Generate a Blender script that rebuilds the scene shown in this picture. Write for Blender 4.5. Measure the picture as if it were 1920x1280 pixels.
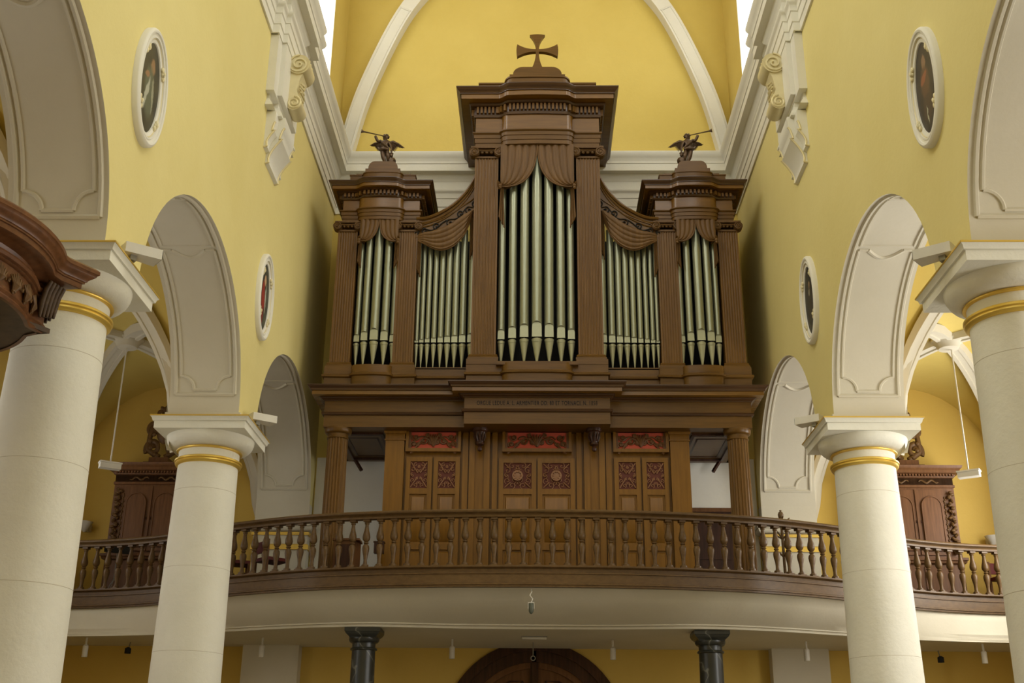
import bpy, bmesh, math, random
from math import sin, cos, pi, radians, sqrt
from mathutils import Vector, Matrix
random.seed(4)
S = bpy.context.scene
for o in list(bpy.data.objects): bpy.data.objects.remove(o)
COL = S.collection

# ------------------------------------------------------------ camera
cam = bpy.data.objects.new('camera', bpy.data.cameras.new('camera'))
COL.objects.link(cam); S.camera = cam
cam.data.sensor_width = 36.0
cam.data.lens = 36.0 * 2138.0 / 1920.0
cam.data.clip_start = 0.05; cam.data.clip_end = 200
cam.matrix_world = (Matrix.Rotation(0.0215, 4, 'Z') @ Matrix.Rotation(pi/2 + radians(21.4), 4, 'X')
                    @ Matrix.Rotation(0.0095, 4, 'Z'))
# ------------------------------------------------------------ daylight
W = bpy.data.worlds.new('daylight'); S.world = W; W.use_nodes = True
W.node_tree.nodes['Background'].inputs[0].default_value = (0.975, 1.0, 0.93, 1)
W.node_tree.nodes['Background'].inputs[1].default_value = 1.0
def area(name, loc, rot, sx, sy, power, col=(1, 1, 1)):
    l = bpy.data.lights.new(name, 'AREA'); l.shape = 'RECTANGLE'; l.size = sx; l.size_y = sy
    l.energy = power; l.color = col
    o = bpy.data.objects.new(name, l); o.location = loc; o.rotation_euler = rot; COL.objects.link(o)
# daylight entering by the clerestory windows (both sides) and the aisle windows
for i, y in enumerate((7.2, 12.3)):
    area('clerestory_daylight', (-3.7, y, 13.9), (0, radians(-62), 0), 2.6, 2.4, 55, (1, .98, .95))
    area('clerestory_daylight', (3.7, y, 13.9), (0, radians(62), 0), 2.6, 2.4, 55, (1, .98, .95))
for y in (7.3, 12.3):
    area('aisle_daylight', (8.3, y, 3.2), (0, radians(90), 0), 3.6, 1.8, 125, (1, .98, .94))
    area('aisle_daylight', (-8.3, y, 3.2), (0, radians(-90), 0), 3.6, 1.8, 6, (1, .98, .94))
area('aisle_daylight', (8.3, 17.2, 4.3), (0, radians(90), 0), 2.2, 1.6, 110, (1, .98, .94))
S.view_settings.view_transform = 'Standard'; S.view_settings.look = 'None'
S.view_settings.gamma = 1; S.view_settings.use_curve_mapping = False
S.view_settings.exposure = 0.54

# ------------------------------------------------------------ materials
def lin(c):
    return tuple(((v/255)/12.92 if v/255 <= .04045 else ((v/255+.055)/1.055)**2.4) for v in c) + (1,)
class NT:
    def __init__(s, name):
        s.m = bpy.data.materials.new(name); s.m.use_nodes = True; s.t = s.m.node_tree
        s.b = s.t.nodes['Principled BSDF']
    def n(s, typ, **k):
        nd = s.t.nodes.new(typ)
        for a, v in k.items():
            if a in nd.inputs: nd.inputs[a].default_value = v
            else: setattr(nd, a, v)
        return nd
    def l(s, a, b): s.t.links.new(a, b)
def noise(T, scale, detail=4, rough=.6, stretch=None):
    tc = T.n('ShaderNodeTexCoord'); mp = T.n('ShaderNodeMapping'); T.l(tc.outputs['Object'], mp.inputs[0])
    if stretch: mp.inputs['Scale'].default_value = stretch
    nz = T.n('ShaderNodeTexNoise'); T.l(mp.outputs[0], nz.inputs['Vector'])
    nz.inputs['Scale'].default_value = scale; nz.inputs['Detail'].default_value = detail
    nz.inputs['Roughness'].default_value = rough
    return nz
def ramp(T, src, stops):
    r = T.n('ShaderNodeValToRGB'); e = r.color_ramp.elements
    e[0].position, e[0].color = stops[0][0], lin(stops[0][1])
    e[1].position, e[1].color = stops[-1][0], lin(stops[-1][1])
    for p, c in stops[1:-1]:
        x = e.new(p); x.color = lin(c)
    T.l(src, r.inputs[0]); return r
def bump(T, src, st, dist=.01):
    b = T.n('ShaderNodeBump'); b.inputs['Strength'].default_value = st; b.inputs['Distance'].default_value = dist
    T.l(src, b.inputs['Height']); T.l(b.outputs[0], T.b.inputs['Normal'])
def plaster(name, a, b, rough=.85, bs=.25, sc=.6):
    T = NT(name); nz = noise(T, sc, 6, .65)
    r = ramp(T, nz.outputs[0], [(.3, a), (.7, b)]); T.l(r.outputs[0], T.b.inputs['Base Color'])
    T.b.inputs['Roughness'].default_value = rough
    n2 = noise(T, 14, 5, .6); bump(T, n2.outputs[0], bs, .012); return T.m
def wood(name, a, b, c, vertical=True, rough=.36, axis=None, spec=.3):
    T = NT(name)
    st = (9, 9, .7) if vertical else (.7, 9, 9)
    if axis == 'xy': st = (5, 5, 9)
    nz = noise(T, 2.4, 7, .62, st)
    big = noise(T, .7, 3, .5)
    r = ramp(T, nz.outputs[0], [(.28, a), (.5, b), (.74, c)])
    mx = T.n('ShaderNodeMix'); mx.data_type = 'RGBA'; mx.blend_type = 'MULTIPLY'; mx.inputs[0].default_value = .35
    r2 = ramp(T, big.outputs[0], [(.35, (190, 180, 165)), (.7, (255, 250, 240))])
    T.l(r.outputs[0], mx.inputs[6]); T.l(r2.outputs[0], mx.inputs[7]); T.l(mx.outputs[2], T.b.inputs['Base Color'])
    T.b.inputs['Roughness'].default_value = rough; T.b.inputs['Specular IOR Level'].default_value = spec
    bump(T, nz.outputs[0], .06, .003); return T.m
def plain(name, c, rough=.5, metal=0.0, bs=0):
    T = NT(name); nz = noise(T, 6, 4)
    d = tuple(max(0, int(v*.97)) for v in c)
    r = ramp(T, nz.outputs[0], [(.3, d), (.7, c)]); T.l(r.outputs[0], T.b.inputs['Base Color'])
    T.b.inputs['Roughness'].default_value = rough; T.b.inputs['Metallic'].default_value = metal
    if bs: bump(T, noise(T, 30, 3).outputs[0], bs, .005)
    return T.m
M = {}
M['yellow'] = plaster('yellow_plaster', (221, 206, 136), (228, 214, 147))
M['ochre'] = plaster('ochre_plaster', (206, 174, 84), (214, 183, 94))
M['vault'] = plaster('vault_plaster', (206, 182, 94), (216, 193, 106))
M['white'] = plaster('white_plaster', (222, 218, 204), (232, 229, 216), .8, .2)
M['grey'] = plaster('stone_paint', (203, 196, 174), (213, 206, 186), .8, .18)
M['shaft'] = plaster('column_paint', (222, 219, 202), (233, 230, 214), .7, .45, 1.3)
M['floor'] = plaster('stone_floor', (120, 112, 100), (150, 142, 128), .5)
M['wv'] = wood('oak_upright_grain', (102, 72, 32), (114, 82, 38), (124, 91, 44))
M['wh'] = wood('oak_level_grain', (90, 63, 23), (103, 73, 28), (114, 82, 34), False)
M['gw'] = wood('golden_oak_panel', (104, 72, 22), (118, 82, 26), (128, 90, 31), False, .26, spec=.5)
M['wd'] = wood('dark_oak_moulding', (66, 44, 23), (76, 51, 27), (88, 60, 33), False, .3, spec=.5)
M['door'] = wood('honey_oak', (118, 82, 27), (132, 92, 30), (142, 101, 35))
M['rail'] = wood('rail_oak', (88, 66, 38), (102, 78, 46), (114, 88, 54), axis='xy', rough=.4, spec=.3)
M['dark'] = wood('dark_walnut', (44, 26, 18), (66, 40, 28), (84, 54, 38))
M['carve'] = wood('carved_oak', (90, 65, 35), (105, 77, 43), (120, 89, 51), True, .5)
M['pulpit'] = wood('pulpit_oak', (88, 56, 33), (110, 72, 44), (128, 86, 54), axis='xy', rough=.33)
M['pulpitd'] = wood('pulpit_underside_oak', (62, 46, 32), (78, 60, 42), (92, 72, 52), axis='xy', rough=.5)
M['cab'] = wood('cabinet_oak', (94, 62, 36), (112, 76, 46), (126, 88, 56), spec=.25)
M['tracery'] = plain('worn_carving', (150, 108, 76), .5)
M['tin'] = plain('pipe_tin', (152, 154, 130), .34, .6)
M['tinf'] = plain('pipe_lip_tin', (168, 168, 138), .42, .45)
M['gold'] = plain('gilding', (232, 198, 96), .38, .6)
M['palegold'] = plain('pale_gilding', (224, 212, 168), .5, .25)
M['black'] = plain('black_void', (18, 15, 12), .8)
M['bronze'] = plain('dark_bronze', (92, 74, 58), .38, .6, .3)
M['steel'] = plain('grey_metal', (150, 148, 140), .45, .5)
M['plastic'] = plain('white_enamel', (220, 216, 204), .45)
M['red'] = plain('red_backing', (196, 84, 62), .7)
M['redcloth'] = plain('dark_red_leather', (96, 26, 22), .5)
M['lattice'] = plain('red_brown_backing', (96, 44, 30), .7)
M['green'] = plain('grey_green_casing', (84, 88, 74), .5)
def marble():
    T = NT('black_veined_marble'); nz = noise(T, 2.2, 8, .7)
    d = noise(T, 1.2, 5, .6); 
    v = T.n('ShaderNodeTexWave'); v.inputs['Scale'].default_value = .9; v.inputs['Distortion'].default_value = 16
    v.inputs['Detail'].default_value = 4; tc = T.n('ShaderNodeTexCoord'); T.l(tc.outputs['Object'], v.inputs[0])
    r = ramp(T, v.outputs[1], [(0, (118, 118, 108)), (.006, (62, 62, 55)), (.06, (50, 51, 45))])
    r2 = ramp(T, nz.outputs[0], [(.3, (150, 150, 140)), (.75, (255, 255, 250))])
    mx = T.n('ShaderNodeMix'); mx.data_type = 'RGBA'; mx.blend_type = 'MULTIPLY'; mx.inputs[0].default_value = .6
    T.l(r.outputs[0], mx.inputs[6]); T.l(r2.outputs[0], mx.inputs[7]); T.l(mx.outputs[2], T.b.inputs['Base Color'])
    T.b.inputs['Roughness'].default_value = .35; return T.m
M['marble'] = marble()
def pane():
    T = NT('bright_window_pane'); T.b.inputs['Base Color'].default_value = (.9, .92, .93, 1)
    T.b.inputs['Emission Color'].default_value = (.96, .98, 1, 1); T.b.inputs['Emission Strength'].default_value = 1.5
    return T.m
M['pane'] = pane()

def painting_mat(name, ground, blobs):
    """flat oil painting: blobs = (u, v, ru, rv, angle, colour) ellipses in the picture's own plane (object Y, Z)"""
    T = NT(name); tc = T.n('ShaderNodeTexCoord')
    nz = noise(T, 5, 5, .6)
    base = ramp(T, nz.outputs[0], [(.3, ground), (.7, tuple(min(255, int(v*1.6)) for v in ground))]).outputs[0]
    n2 = noise(T, 9, 3, .6)
    wob = T.n('ShaderNodeVectorMath', operation='MULTIPLY_ADD')
    wob.inputs[1].default_value = (.09, .09, .09); T.l(n2.outputs['Color'], wob.inputs[0]); T.l(tc.outputs['Object'], wob.inputs[2])
    for (u, v, ru, rv, ang, colr) in blobs:
        mp = T.n('ShaderNodeMapping', vector_type='TEXTURE')
        mp.inputs['Location'].default_value = (0, u+.045, v+.045); mp.inputs['Rotation'].default_value = (ang, 0, 0)
        mp.inputs['Scale'].default_value = (10, ru, rv)
        T.l(wob.outputs[0], mp.inputs[0])
        ln = T.n('ShaderNodeVectorMath', operation='LENGTH'); T.l(mp.outputs[0], ln.inputs[0])
        mr = T.n('ShaderNodeMapRange'); mr.inputs['From Min'].default_value = 1.1; mr.inputs['From Max'].default_value = .75
        T.l(ln.outputs['Value'], mr.inputs['Value'])
        mx = T.n('ShaderNodeMix'); mx.data_type = 'RGBA'
        T.l(mr.outputs[0], mx.inputs[0]); T.l(base, mx.inputs[6]); mx.inputs[7].default_value = lin(colr)
        base = mx.outputs[2]
    T.l(base, T.b.inputs['Base Color']); T.b.inputs['Roughness'].default_value = .4
    return T.m

# ------------------------------------------------------------ mesh helpers
class MB:
    """collects geometry; .make() links it as ONE mesh object"""
    def __init__(s, T=None): s.v = []; s.f = []; s.mi = []; s.T = T
    def add(s, vs, fs, mi=0):
        b = len(s.v)
        s.v += [tuple(s.T(*p)) if s.T else tuple(p) for p in vs]
        s.f += [tuple(b+i for i in f) for f in fs]; s.mi += [mi]*len(fs); return s
    def box(s, x0, x1, y0, y1, z0, z1, mi=0):
        return s.add([(x, y, z) for z in (z0, z1) for y in (y0, y1) for x in (x0, x1)],
                     [(0, 2, 3, 1), (4, 5, 7, 6), (0, 1, 5, 4), (2, 6, 7, 3), (0, 4, 6, 2), (1, 3, 7, 5)], mi)
    def prism(s, pts, z0, z1, f=lambda u, v, w: (u, v, w), top=1.0, c=(0, 0), mi=0):
        n = len(pts)
        a = [f(u, v, z0) for u, v in pts]
        b = [f(c[0]+(u-c[0])*top, c[1]+(v-c[1])*top, z1) for u, v in pts]
        return s.add(a+b, [tuple(range(n))[::-1], tuple(range(n, 2*n))] +
                     [(i, (i+1) % n, n+(i+1) % n, n+i) for i in range(n)], mi)
    def sweep(s, path, prof, closed=False, f=lambda u, v, w: (u, v, w), cap=True, mi=0, front=False):
        """prof = (outward offset, z) swept along plan path (outward = right of travel), mitred"""
        n = len(path); m = len(prof); N = []
        for i in range(n):
            def nrm(a, b):
                dx, dy = b[0]-a[0], b[1]-a[1]; L = math.hypot(dx, dy) or 1; return (dy/L, -dx/L)
            if closed: n1, n2 = nrm(path[i-1], path[i]), nrm(path[i], path[(i+1) % n])
            else:
                n1 = nrm(path[max(i-1, 0)], path[max(i-1, 0)+1]); n2 = nrm(path[min(i, n-2)], path[min(i, n-2)+1])
            d = max(.25, 1+n1[0]*n2[0]+n1[1]*n2[1]); N.append((0, -1) if front and 1 < i < n-2 else ((n1[0]+n2[0])/d, (n1[1]+n2[1])/d))
        vs = [f(path[i][0]+N[i][0]*p, path[i][1]+N[i][1]*p, z) for i in range(n) for p, z in prof]
        fs = []
        for i in range(n if closed else n-1):
            j = (i+1) % n
            for k in range(m-1): fs.append((i*m+k, j*m+k, j*m+k+1, i*m+k+1))
        if cap:
            fs.append(tuple(i*m for i in range(n))); fs.append(tuple(i*m+m-1 for i in range(n))[::-1])
            if not closed:
                fs.append(tuple((n-1)*m+k for k in range(m)) + tuple(k for k in range(m))[::-1])
        return s.add(vs, fs, mi)
    def lathe(s, prof, c=(0, 0, 0), n=24, axis='Z', a0=0, a1=2*pi, mi=0):
        m = len(prof); full = abs(a1-a0-2*pi) < 1e-6; cnt = n if full else n+1; vs = []
        for i in range(cnt):
            a = a0+(a1-a0)*i/n
            for r, h in prof:
                u, v = r*cos(a), r*sin(a)
                p = (u, v, h) if axis == 'Z' else ((u, h, v) if axis == 'Y' else (h, u, v))
                vs.append((p[0]+c[0], p[1]+c[1], p[2]+c[2]))
        fs = []
        for i in range(n):
            j = (i+1) % cnt
            for k in range(m-1): fs.append((i*m+k, j*m+k, j*m+k+1, i*m+k+1))
        if full: fs += [tuple(i*m for i in range(n)), tuple(i*m+m-1 for i in range(n))]
        return s.add(vs, fs, mi)
    def tube(s, pts, r, n=6, closed=False, mi=0):
        pts = [Vector(p) for p in pts]; N = len(pts); vs = []; up = None
        for i, p in enumerate(pts):
            if closed: t = pts[(i+1) % N]-pts[i-1]
            else: t = pts[min(i+1, N-1)]-pts[max(i-1, 0)]
            if t.length < 1e-9: t = Vector((0, 0, 1))
            t.normalize()
            if up is None: up = Vector((0, 0, 1)) if abs(t.z) < .9 else Vector((0, 1, 0))
            a = t.cross(up)
            if a.length < 1e-6: a = t.orthogonal()
            a.normalize(); b = a.cross(t).normalized(); up = b
            rr = r[i] if isinstance(r, (list, tuple)) else r
            for k in range(n):
                q = p + a*rr*cos(2*pi*k/n) + b*rr*sin(2*pi*k/n); vs.append(tuple(q))
        fs = []
        for i in range(N if closed else N-1):
            j = (i+1) % N
            for k in range(n): fs.append((i*n+k, i*n+(k+1) % n, j*n+(k+1) % n, j*n+k))
        if not closed: fs += [tuple(range(n))[::-1], tuple((N-1)*n+k for k in range(n))]
        return s.add(vs, fs, mi)
    def grid(s, fn, nu, nv, mi=0):
        vs = [fn(i/nu, j/nv) for i in range(nu+1) for j in range(nv+1)]
        return s.add(vs, [(i*(nv+1)+j, (i+1)*(nv+1)+j, (i+1)*(nv+1)+j+1, i*(nv+1)+j+1) for i in range(nu) for j in range(nv)], mi)
    def ball(s, c, r, n=10, mi=0):
        rx, ry, rz = r if isinstance(r, tuple) else (r, r, r)
        return s.lathe([(max(1e-4, cos(-pi/2+pi*k/6)), sin(-pi/2+pi*k/6)) for k in range(7)], n=n, mi=mi) if False else s._ball(c, rx, ry, rz, n, mi)
    def _ball(s, c, rx, ry, rz, n, mi):
        m = 6; vs = [(c[0]+rx*cos(2*pi*i/n)*cos(-pi/2+pi*(k+.001)/(m+.002)), c[1]+ry*sin(2*pi*i/n)*cos(-pi/2+pi*k/m),
                      c[2]+rz*sin(-pi/2+pi*k/m)) for i in range(n) for k in range(m+1)]
        return s.add(vs, [(i*(m+1)+k, ((i+1) % n)*(m+1)+k, ((i+1) % n)*(m+1)+k+1, i*(m+1)+k+1) for i in range(n) for k in range(m)], mi)
    def mesh(s, name, mats, ang=35, thick=0):
        me = bpy.data.meshes.new(name); me.from_pydata(s.v, [], s.f)
        for m in (mats if isinstance(mats, (list, tuple)) else [mats]): me.materials.append(m)
        me.polygons.foreach_set('material_index', s.mi)
        bm = bmesh.new(); bm.from_mesh(me)
        bmesh.ops.remove_doubles(bm, verts=bm.verts, dist=1e-5)
        bmesh.ops.recalc_face_normals(bm, faces=bm.faces)
        if thick: bmesh.ops.solidify(bm, geom=bm.faces[:], thickness=thick)
        bm.to_mesh(me); bm.free()
        me.polygons.foreach_set('use_smooth', [True]*len(me.polygons))
        me.set_sharp_from_angle(angle=radians(ang)); return me
    def make(s, name, mats, parent=None, ang=35, **k):
        o = bpy.data.objects.new(name, s.mesh(name, mats, ang, k.pop('thick', 0))); COL.objects.link(o)
        if parent: o.parent = parent
        for a, v in k.items(): o[a] = v
        return o
def empty(name, loc=(0, 0, 0), **k):
    o = bpy.data.objects.new(name, None); o.empty_display_size = .2; o.location = loc; COL.objects.link(o)
    for a, v in k.items(): o[a] = v
    return o
def tag(o, label, cat, group=None):
    o['label'] = label; o['category'] = cat
    if group: o['group'] = group
    return o
def struct(o): o['kind'] = 'structure'; return o
def kids(o): return [c for c in bpy.data.objects if c.parent == o]
def copy_tree(o, parent=None):
    c = o.copy(); COL.objects.link(c); c.parent = parent
    for ch in kids(o): copy_tree(ch, c)
    return c
def cyma(p0, z0, p1, z1, n=5): return [(p0+(p1-p0)*(.5-.5*cos(pi*t/n)), z0+(z1-z0)*t/n) for t in range(n+1)]
def ovolo(p0, z0, p1, z1, n=5): return [(p0+(p1-p0)*sin(pi/2*t/n), z0+(z1-z0)*(1-cos(pi/2*t/n))) for t in range(n+1)]
def cavet(p0, z0, p1, z1, n=5): return [(p0+(p1-p0)*(1-cos(pi/2*t/n)), z0+(z1-z0)*sin(pi/2*t/n)) for t in range(n+1)]
def cat(pts, n):                      # Catmull-Rom through 2-D/3-D points
    P = [Vector(p) for p in pts]; P = [P[0]*2-P[1]]+P+[P[-1]*2-P[-2]]; out = []
    for i in range(1, len(P)-2):
        for k in range(n):
            t = k/n; a, b, c, d = P[i-1:i+3]
            out.append(.5*((2*b)+(c-a)*t+(2*a-5*b+4*c-d)*t*t+(3*b-a-3*c+d)*t**3))
    out.append(P[-2]); return out
def scroll(c, r, turns=1.5, hand=1, a0=0, n=26, y=0):
    """spiral in an X-Z plane"""
    return [(c[0]+hand*r*(1-.86*t/n)*cos(a0+turns*2*pi*t/n), y, c[1]+r*(1-.86*t/n)*sin(a0+turns*2*pi*t/n)) for t in range(n+1)]

# ============================================================ STRUCTURE
FZ = -1.6           # church floor (camera 1.6 m above it)
ZS, AB = 4.6, 1.83  # arch springing and rise
ARCH = [(-3.0, 2.07), (2.2, 2.07), (7.25, 2.05), (12.3, 2.07), (17.42, 2.11)]
XN, XA, XO, YB = 3.93, 4.87, 8.5, 19.8
struct(MB().box(-9.2, 9.2, -8, 20.4, FZ-.2, FZ).make('floor', M['floor']))

def arcade(side):
    s = -1 if side == 'left' else 1
    b = MB(); ys = []; last = -5.6
    for (yc, a) in ARCH:
        seg = [(yc-a*cos(pi*k/40), ZS+AB*sin(pi*k/40)) for k in range(41)]
        ys.append(((last, ZS), (yc-a, ZS))); last = yc+a; ys.append(seg)
    ys.append(((last, ZS), (YB, ZS)))
    for seg in ys:
        for (y0, z0), (y1, z1) in zip(seg[:-1], seg[1:]):
            for x, fl in ((XN, 0), (XA, 0)):
                zt = 12.4 if x == XN else 7.4
                b.add([(s*x, y0, z0), (s*x, y1, z1), (s*x, y1, zt), (s*x, y0, zt)], [(0, 1, 2, 3)], 0 if x == XN else 2)
            b.add([(s*XN, y0, z0), (s*XN, y1, z1), (s*XA, y1, z1), (s*XA, y0, z0)], [(0, 1, 2, 3)], 1)
    o = b.make('wall_'+side, [M['yellow'], M['grey'], M['ochre']]); struct(o)
    # pier behind the last arch, down to the floor
    p = MB(); p.box(*sorted((s*XN, s*XA)), ARCH[-1][0]+ARCH[-1][1], YB+.1, FZ, ZS+.001)
    p.make('respond_pier', M['grey'], o)
    pa = [(s*XN, YB), (s*XN, 19.53), (s*XA, 19.53), (s*XA, YB)]
    if s > 0: pass
    else: pa = pa[::1]
    pa = pa if s < 0 else pa[::-1]
    # travel so that outward lies on the right
    pa = [(-XA, YB), (-XA, 19.53), (-XN, 19.53), (-XN, YB)] if s < 0 else [(XN, YB), (XN, 19.53), (XA, 19.53), (XA, YB)]
    MB().sweep(pa, [(0, 3.8), (.03, 3.8), (.03, 3.88), (0, 3.9)], cap=False).make('gilt_fillet', M['gold'], o)
    MB().sweep(pa, [(0, 4.05), (.03, 4.05), (.03, 4.1), (0, 4.1)], cap=False).make('gilt_fillet', M['gold'], o)
    MB().sweep(pa, [(0, 4.1)]+ovolo(.02, 4.11, .09, 4.19)+[(.11, 4.2), (.11, 4.26), (0, 4.28)], cap=False).make('pier_capital', M['grey'], o)
    # raised frames on the arch soffits
    for (yc, a) in ARCH[2:]:
        P = [(yc-a*cos(pi*k/120), ZS+AB*sin(pi*k/120)) for k in range(121)]
        L = [0]
        for q in range(120): L.append(L[-1]+math.dist(P[q], P[q+1]))
        T = L[-1]
        def at(x, d, off=.0):
            d = max(0, min(T, d)); k = 0
            while k < 119 and L[k+1] < d: k += 1
            t = (d-L[k])/(L[k+1]-L[k]); y = P[k][0]+(P[k+1][0]-P[k][0])*t; z = P[k][1]+(P[k+1][1]-P[k][1])*t
            return (s*x, y, z)
        m = MB(); x0, x1 = XN+.075, XA-.075; w = .062
        def line(pts, r=.027): m.tube([at(*p) for p in pts], r, 6)
        def run(x, d0, d1, k=34): return [(x, d0+(d1-d0)*i/k) for i in range(k+1)]
        e = .26
        line(run(x0, e, T-e)); line(run(x1, e, T-e))
        for d in (e, T-e): line([(x0, d), (x1, d)])
        # two inner fields with scooped corners, each closed by a curved tie towards the crown
        for d0, sg in ((e+w, 1), (T-e-w, -1)):
            R = .185; xi0, xi1 = x0+w, x1-w; dm = T*.335
            q = [(xi0+R*cos(t*pi/16), d0+sg*R*sin(t*pi/16)) for t in range(9)][::-1]
            q2 = [(xi1-R*cos(t*pi/16), d0+sg*R*sin(t*pi/16)) for t in range(9)]
            line(q, .022); line(q2, .022); line([(xi0+R, d0), (xi1-R, d0)], .022)
            dE = d0+sg*dm
            line(run(xi0, d0+sg*R, dE, 16), .022); line(run(xi1, d0+sg*R, dE, 16), .022)
            xm = (xi0+xi1)/2
            line([(xi0, dE), (xm-.22, dE)], .022); line([(xm+.22, dE), (xi1, dE)], .022)
            line([(xm-.22+.44*t/12, dE-sg*.14*sin(pi*t/12)) for t in range(13)], .028)
            line(run(xi0, dE+sg*.08, T/2, 12), .022); line(run(xi1, dE+sg*.08, T/2, 12), .022)
            line([(xi0, dE+sg*.08), (xi1, dE+sg*.08)], .013)
        m.make('soffit_moulding', M['grey'], o)
    return o
wl = arcade('left'); wr = arcade('right')

# nave end wall, aisle end walls, outer walls
WB = MB().box(-XN-.02, XN+.02, YB, YB+.3, 2.3, 17.6).make('wall_back', M['vault']); struct(WB)
def door_wall():
    b = MB(); c, R = .78, 1.53; hw = 1.53
    pts = [(R*cos(pi*k/40), c+R*sin(pi*k/40)) for k in range(41)]
    b.box(-8.6, -hw, YB, YB+.3, FZ, 2.6); b.box(hw, 8.6, YB, YB+.3, FZ, 2.6)
    for (xa, za), (xb, zb) in zip(pts[:-1], pts[1:]):
        b.add([(xa, YB, za), (xb, YB, zb), (xb, YB, 2.6), (xa, YB, 2.6)], [(0, 1, 2, 3)])
        b.add([(xa, YB, za), (xb, YB, zb), (xb, YB+.3, zb), (xa, YB+.3, za)], [(0, 1, 2, 3)])
    return struct(b.make('wall_under_gallery', M['ochre']))
door_wall()
for s in (-1, 1):
    struct(MB().box(*sorted((s*XA, s*8.7)), YB, YB+.3, 2.6, 7.6).make('wall_aisle_end', M['ochre']))
    b = MB()
    x0, x1 = sorted((s*XO, s*(XO+.3)))
    for (a, c, z0, z1) in ((-8, 6.3, FZ, 8.2), (8.3, 11.3, FZ, 8.2), (13.3, 16.3, FZ, 8.2), (18.1, 20.1, FZ, 8.2), (16.3, 18.1, FZ, 3.2), (16.3, 18.1, 5.4, 8.2), (6.3, 8.3, FZ, 1.2), (11.3, 13.3, FZ, 1.2), (6.3, 8.3, 5.2, 8.2), (11.3, 13.3, 5.2, 8.2)):
        b.box(x0, x1, a, c, z0, z1)
    struct(b.make('wall_outer_'+('left' if s < 0 else 'right'), M['ochre']))
    for y in (6.3, 11.3, 16.3):
        w = struct(MB().box(*sorted((s*(XO+.12), s*(XO+.15))), y, y+2, 1.2, 5.4).make('window_1', M['pane']))
        MB().box(*sorted((s*(XO+.06), s*(XO+.12))), y+.96, y+1.04, 1.2, 5.2).make('glazing_bar', M['steel'], w)
# white plaster lining behind the organ's open side passages
for s in (-1, 1):
    struct(MB().box(*sorted((s*2.0, s*3.9)), YB-.04, YB, 2.85, 5.5).make('wall_passage', M['white']))

struct(MB().box(-9, 9, -8.3, -8, FZ, 11.0).make('wall_front', M['ochre']))  # unseen wall added behind the camera to block low frontal light
# nave vault: ribs, barrel and window bays
RIB = [(3.62, 11.6), (3.58, 11.9), (3.31, 13.1), (2.75, 14.65), (2.27, 15.5), (1.55, 16.35), (.8, 16.85), (0, 17.0)]
RC = cat(RIB, 8)
def out(pts, d):
    r = []
    for i, p in enumerate(pts):
        t = (pts[min(i+1, len(pts)-1)]-pts[max(i-1, 0)]).normalized(); r.append(Vector((p.x+t.y*d, p.y-t.x*d)))
    return r
RO = out(RC, .3)
full = lambda c: [(p.x, p.y) for p in c]+[(-p.x, p.y) for p in reversed(c)]
b = MB()
fi, fo = full(RC), full(RO); n = len(fi)
for y in (19.55, 19.8):
    b.add([(x, y, z) for x, z in fi]+[(x, y, z) for x, z in fo], [(i, i+1, n+i+1, n+i) for i in range(n-1)])
for c in (fi, fo):
    b.add([(x, 19.55, z) for x, z in c]+[(x, 19.8, z) for x, z in c], [(i, i+1, n+i+1, n+i) for i in range(n-1)])
rib = struct(b.make('trim_1', M['white']))
# keystone-like band panels on the rib
for sx in (-1, 1):
    for k in (25, 26, 27):
        pass
    m = MB()
    for k0 in (2, 27, 33):
        p, q = RC[k0], RO[k0]
        m.tube([(sx*(p.x*.9+q.x*.1), 19.54, p.y*.9+q.y*.1), (sx*(p.x*.1+q.x*.9), 19.54, p.y*.1+q.y*.9)], .02, 6)
    for (f, a, z) in ((.16, 3, 27), (.84, 3, 27), (.16, 33, 52), (.84, 33, 52)):
        m.tube([(sx*(RC[k].x*(1-f)+RO[k].x*f), 19.545, RC[k].y*(1-f)+RO[k].y*f) for k in range(a, z+1)], .012, 6)
    m.make('rib_moulding', M['white'], rib)
struct(MB().box(-4.3, 4.3, 9.0, 20.1, 17.6, 17.75).make('ceiling', M['vault']))  # unseen flat slab, extended forward to darken the end wall's top
for s in (-1, 1):
    b = MB()
    # clerestory wall with round-headed openings
    wins = [(7.2, 1.5), (12.3, 1.5), (16.95, 1.45)]
    last = 4.5
    def quad(y0, z0, y1, z1): b.add([(s*XN, y0, z0), (s*XN, y1, z1), (s*XN, y1, 17.6), (s*XN, y0, 17.6)], [(0, 1, 2, 3)])
    for yc, a in wins:
        quad(last, 11.6, yc-a, 11.6)
        pts = [(yc-a*cos(pi*k/24), 15.3+a*sin(pi*k/24)) for k in range(25)]
        for p, q in zip(pts[:-1], pts[1:]):
            quad(p[0], p[1], q[0], q[1])
        rv = [(yc-a, 11.7)]+pts+[(yc+a, 11.7)]
        for p, q in zip(rv[:-1], rv[1:]):
            b.add([(s*XN, p[0], p[1]), (s*XN, q[0], q[1]), (s*(XN+.3), q[0], q[1]), (s*(XN+.3), p[0], p[1])], [(0, 1, 2, 3)], 1)
        last = yc+a
        w = MB(); rv2 = rv
        w.add([(s*(XN+.06), p[0], p[1]) for p in rv2], [tuple(range(len(rv2)))])
        o = struct(w.make('window_2', M['pane'], thick=.02))
    quad(last, 11.6, YB, 11.6)
    struct(b.make('wall_clerestory', [M['vault'], M['white']]))

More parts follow.
